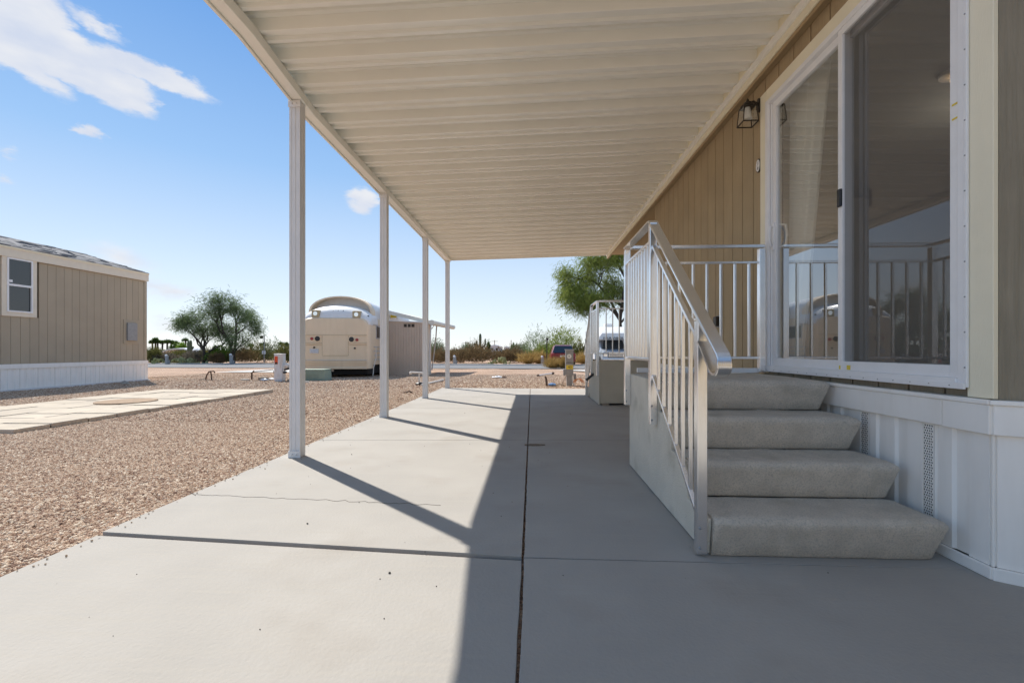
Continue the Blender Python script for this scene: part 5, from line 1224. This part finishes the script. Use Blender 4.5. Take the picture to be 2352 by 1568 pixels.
tree('mesquite_tree', 'left mesquite with low forked trunk, spreading over the road edge', (W3(468, 836, Y_).x, Y_, tz(0, Y_)),
     [([W3(468, 837, Y_), W3(472, 820, Y_), W3(468, 804, Y_)], .17, (-.5, 0, .8), 1.0), ([W3(468, 804, Y_), W3(461, 790, Y_), W3(452, 778, Y_ - .5), W3(440, 766, Y_ - .5)], .10, (-1, 0, .25), .65),
      ([W3(471, 822, Y_), W3(482, 806, Y_), W3(499, 796, Y_ + .5), W3(512, 792, Y_ + .5)], .10, (.3, .2, .9), .8), ([W3(468, 804, Y_), W3(470, 785, Y_ + .4), W3(466, 765, Y_ + .4)], .10, (-.2, 0, .8), .85)],
     LEAF['mesquite'], M['bark'], 3, depth=3, n_leaf=7, llen=.30, lw=.03, spread=.62)
tree('mesquite_tree', 'right mesquite, taller with dark leaning limbs above the bright green bush', (W3(535, 836, Y_).x, Y_, tz(0, Y_)),
     [([W3(535, 838, Y_), W3(537, 822, Y_), W3(536, 810, Y_)], .19, (0, 0, 1), .7), ([W3(536, 812, Y_), W3(529, 796, Y_), W3(524, 778, Y_), W3(506, 762, Y_)], .13, (-.5, 0, .8), 1.0),
      ([W3(537, 812, Y_), W3(541, 790, Y_ + .5), W3(543, 765, Y_ + .5), W3(542, 745, Y_ + .5)], .12, (.15, 0, .8), .72), ([W3(524, 778, Y_), W3(512, 760, Y_ - .3), W3(508, 735, Y_ - .3)], .09, (.1, 0, .9), .95),
      ([W3(541, 770, Y_), W3(556, 758, Y_), W3(562, 752, Y_)], .07, (.5, 0, .3), .45)],
     LEAF['mesquite'], M['bark'], 8, depth=3, n_leaf=6, llen=.34, lw=.032, spread=.62)
Y_ = 43.0; kk = Y_ / 24
tree('palo_verde_tree', 'large drooping palo verde tree rising behind the far steps and motorhome', (W3(1430, 840, Y_).x, Y_, tz(0, Y_)),
     [([W3(1432, 838, Y_), W3(1429, 790, Y_), W3(1424, 735, Y_)], .22, (-.1, 0, 1), .8 * kk), ([W3(1426, 738, Y_), W3(1412, 718, Y_), W3(1390, 700, Y_), W3(1366, 690, Y_ + .3)], .14, (-.7, .2, .3), .62 * kk),
      ([W3(1424, 735, Y_), W3(1402, 690, Y_ + .5), W3(1376, 655, Y_ + .5)], .14, (-.7, 0, .5), .70 * kk), ([W3(1424, 735, Y_), W3(1430, 690, Y_), W3(1436, 640, Y_)], .16, (0, 0, 1), .85 * kk),
      ([W3(1376, 655, Y_), W3(1352, 640, Y_ + .5), W3(1330, 640, Y_ + .5)], .09, (-.6, 0, -.1), .34 * kk), ([W3(1390, 700, Y_), W3(1360, 682, Y_), W3(1335, 685, Y_)], .08, (-.6, 0, -.2), .3 * kk), ([W3(1427, 740, Y_), W3(1460, 700, Y_), W3(1490, 670, Y_)], .10, (.8, 0, .5), 1.0 * kk)],
     LEAF['palo'], M['bark'], 21, depth=3, n_leaf=15, llen=.42, lw=.04, spread=.95, droop=.8)
# fan palms on the horizon
def palm(u, vt, Y_, lab, r=1.6):
    c = PX(u, vt, Y=Y_); ro = empty('fan_palm', (c.x, Y_, -.3), lab, 'palm', 'fan palms on the horizon')
    MB().tube([(c.x, Y_, -.3), (c.x + .1, Y_, c.z - r * .4)], .3, 6).build('trunk', M['bark'], ro)
    n = 160; q = np.random.default_rng(int(u * 7)); d = q.normal(size=(n, 3)); d[:, 2] = np.abs(d[:, 2]) * .9 - .25
    link('crown', leaves_mesh('crown', np.tile([c.x, Y_, c.z - r * .5], (n, 1)), d, q.uniform(.6, 1, n) * r, np.full(n, .28), LEAF['dark']), ro)
for i, (u, v) in enumerate(((348, 783), (355, 777), (360, 782), (371, 783), (382, 781.5), (391, 783), (400, 784), (443, 777))):
    u_ = u + 2 if i < 7 else 426
    palm(u_, v if i < 7 else 778, 170, ['leftmost short fan palm of the horizon row', 'tallest fan palm of the horizon row, second from the left', 'fan palm leaning just right of the tallest one', 'fan palm in the middle of the horizon row, standing alone', 'fan palm with a broad crown, third from the right of the row', 'second fan palm from the right end of the row', 'rightmost fan palm of the horizon row at left', 'lone fan palm behind the round green tree at left'][i], 1.5)
for i, (u, v) in enumerate(((576, 790), (604, 788), (646, 787), (657, 788), (660, 795))): palm(u, v, 150, ['small fan palm behind the tall olive bush', 'fan palm top right behind the signed lamp post', 'left fan palm of the pair above the white pedestal', 'right fan palm of the pair above the white pedestal', 'low fan palm right above the white pedestal'][i], 1.3)
bush(420, 788, 34, 75, 'bright', 'round bright green tree far behind the saguaro stalks', 'round_tree', 'tree', n=1800)
bush(404, 790, 26, 80, 'dark', 'domed dark green tree left of the bright round one', 'round_tree', 'tree', n=1200)
bush(985, 792, 30, 80, 'dark', 'small dark tree far beyond the awning', 'round_tree', 'tree', n=900)
bush(1201 - 22, 792, 16, 110, 'dark', 'tiny dark tree right of the far white roof', 'round_tree', 'tree', n=600)
bush(1128 - 6, 786, 8, 110, 'dark', 'narrow conifer left of the far white roof', 'conifer', 'tree', n=500)
# low wood along the horizon
n = 26000; q = np.random.default_rng(4); x = q.uniform(-320, 260, n); y = q.uniform(95, 230, n); env = .45 + .55 * np.abs(np.sin(x * .11) * np.cos(x * .043 + 1)) + .3 * np.sin(x * .31) ** 2
z = q.uniform(0, 1, n) ** .8 * env * 1.0 - .3; d = q.normal(size=(n, 3)); d[:, 2] = np.abs(d[:, 2])
o = link('distant_treeline', leaves_mesh('distant_treeline', np.stack([x, y, z], 1), d, q.uniform(.3, .8, n), q.uniform(.25, .6, n), LEAF['far'])); tag(o, 'band of low desert scrub and trees along the horizon', 'scrub', kind='stuff')
n = 24000; x = q.uniform(-70, 60, n); y = q.uniform(42, 95, n); z = q.uniform(0, 1, n) * (.4 + .5 * np.abs(np.sin(x * .5 + y * .3))) - .3; d = q.normal(size=(n, 3)); d[:, 2] = np.abs(d[:, 2])
o = link('desert_scrub', leaves_mesh('desert_scrub', np.stack([x, y, z], 1), d, q.uniform(.2, .5, n), q.uniform(.05, .12, n), LEAF['brown'])); tag(o, 'low brown scrub covering the ground beyond the road', 'scrub', kind='stuff')
# far buildings and cars
def far_house(u0, u1, vt, vb, Y_, lab, nm='far_building'):
    a, b = PX(u0, vb, Y=Y_), PX(u1, vt, Y=Y_); r = empty(nm, (a.x, Y_, -.3), lab, 'building'); ze = lerp(a.z, b.z, .62)
    B(a.x, b.x, Y_, Y_ + 6, -.3, ze).build('wall', M['far_roof'], r)
    MB().prism([(a.x - .3, ze), (b.x + .3, ze), ((a.x + b.x) / 2, b.z)], Y_ - .3, Y_ + 6.3, 'y').build('roof', M['far_roof'], r)
    for k in range(2): 
        c = lerp(a.x, b.x, .3 + .4 * k); B(c - .3, c + .3, Y_ - .05, Y_ - .01, ze - 1.0, ze - .4).build('window', M['dark_glass'], r)
far_house(1122, 1150, 791, 803, 120, 'white gabled building on the horizon below the middle power pole')
far_house(1158, 1168, 795, 803, 130, 'small white gabled building on the horizon right of the larger one')
Y_ = 70; a, b = PX(372, 803, Y=Y_), PX(450, 795, Y=Y_)
lr = empty('arched_shelter', (a.x, Y_, -.3), 'long low silver arched roof far behind the left bushes', 'shelter')
MB().loft([[(lerp(a.x, b.x, t), yy, zz + .5 * math.sin(math.pi * min(1, t * 1.1) ** .8 * .9)) for (yy, zz) in ((Y_, .7), (Y_ + 3, .8), (Y_ + 3, .6), (Y_, .5))] for t in [i / 14 for i in range(15)]]).build('roof_sheet', M['silver'], lr, smooth=True)
for t in (.1, .5, .9): B(lerp(a.x, b.x, t), lerp(a.x, b.x, t) + .1, Y_ + 1, Y_ + 1.1, -.3, .8).build('support', M['grey_box'], lr)
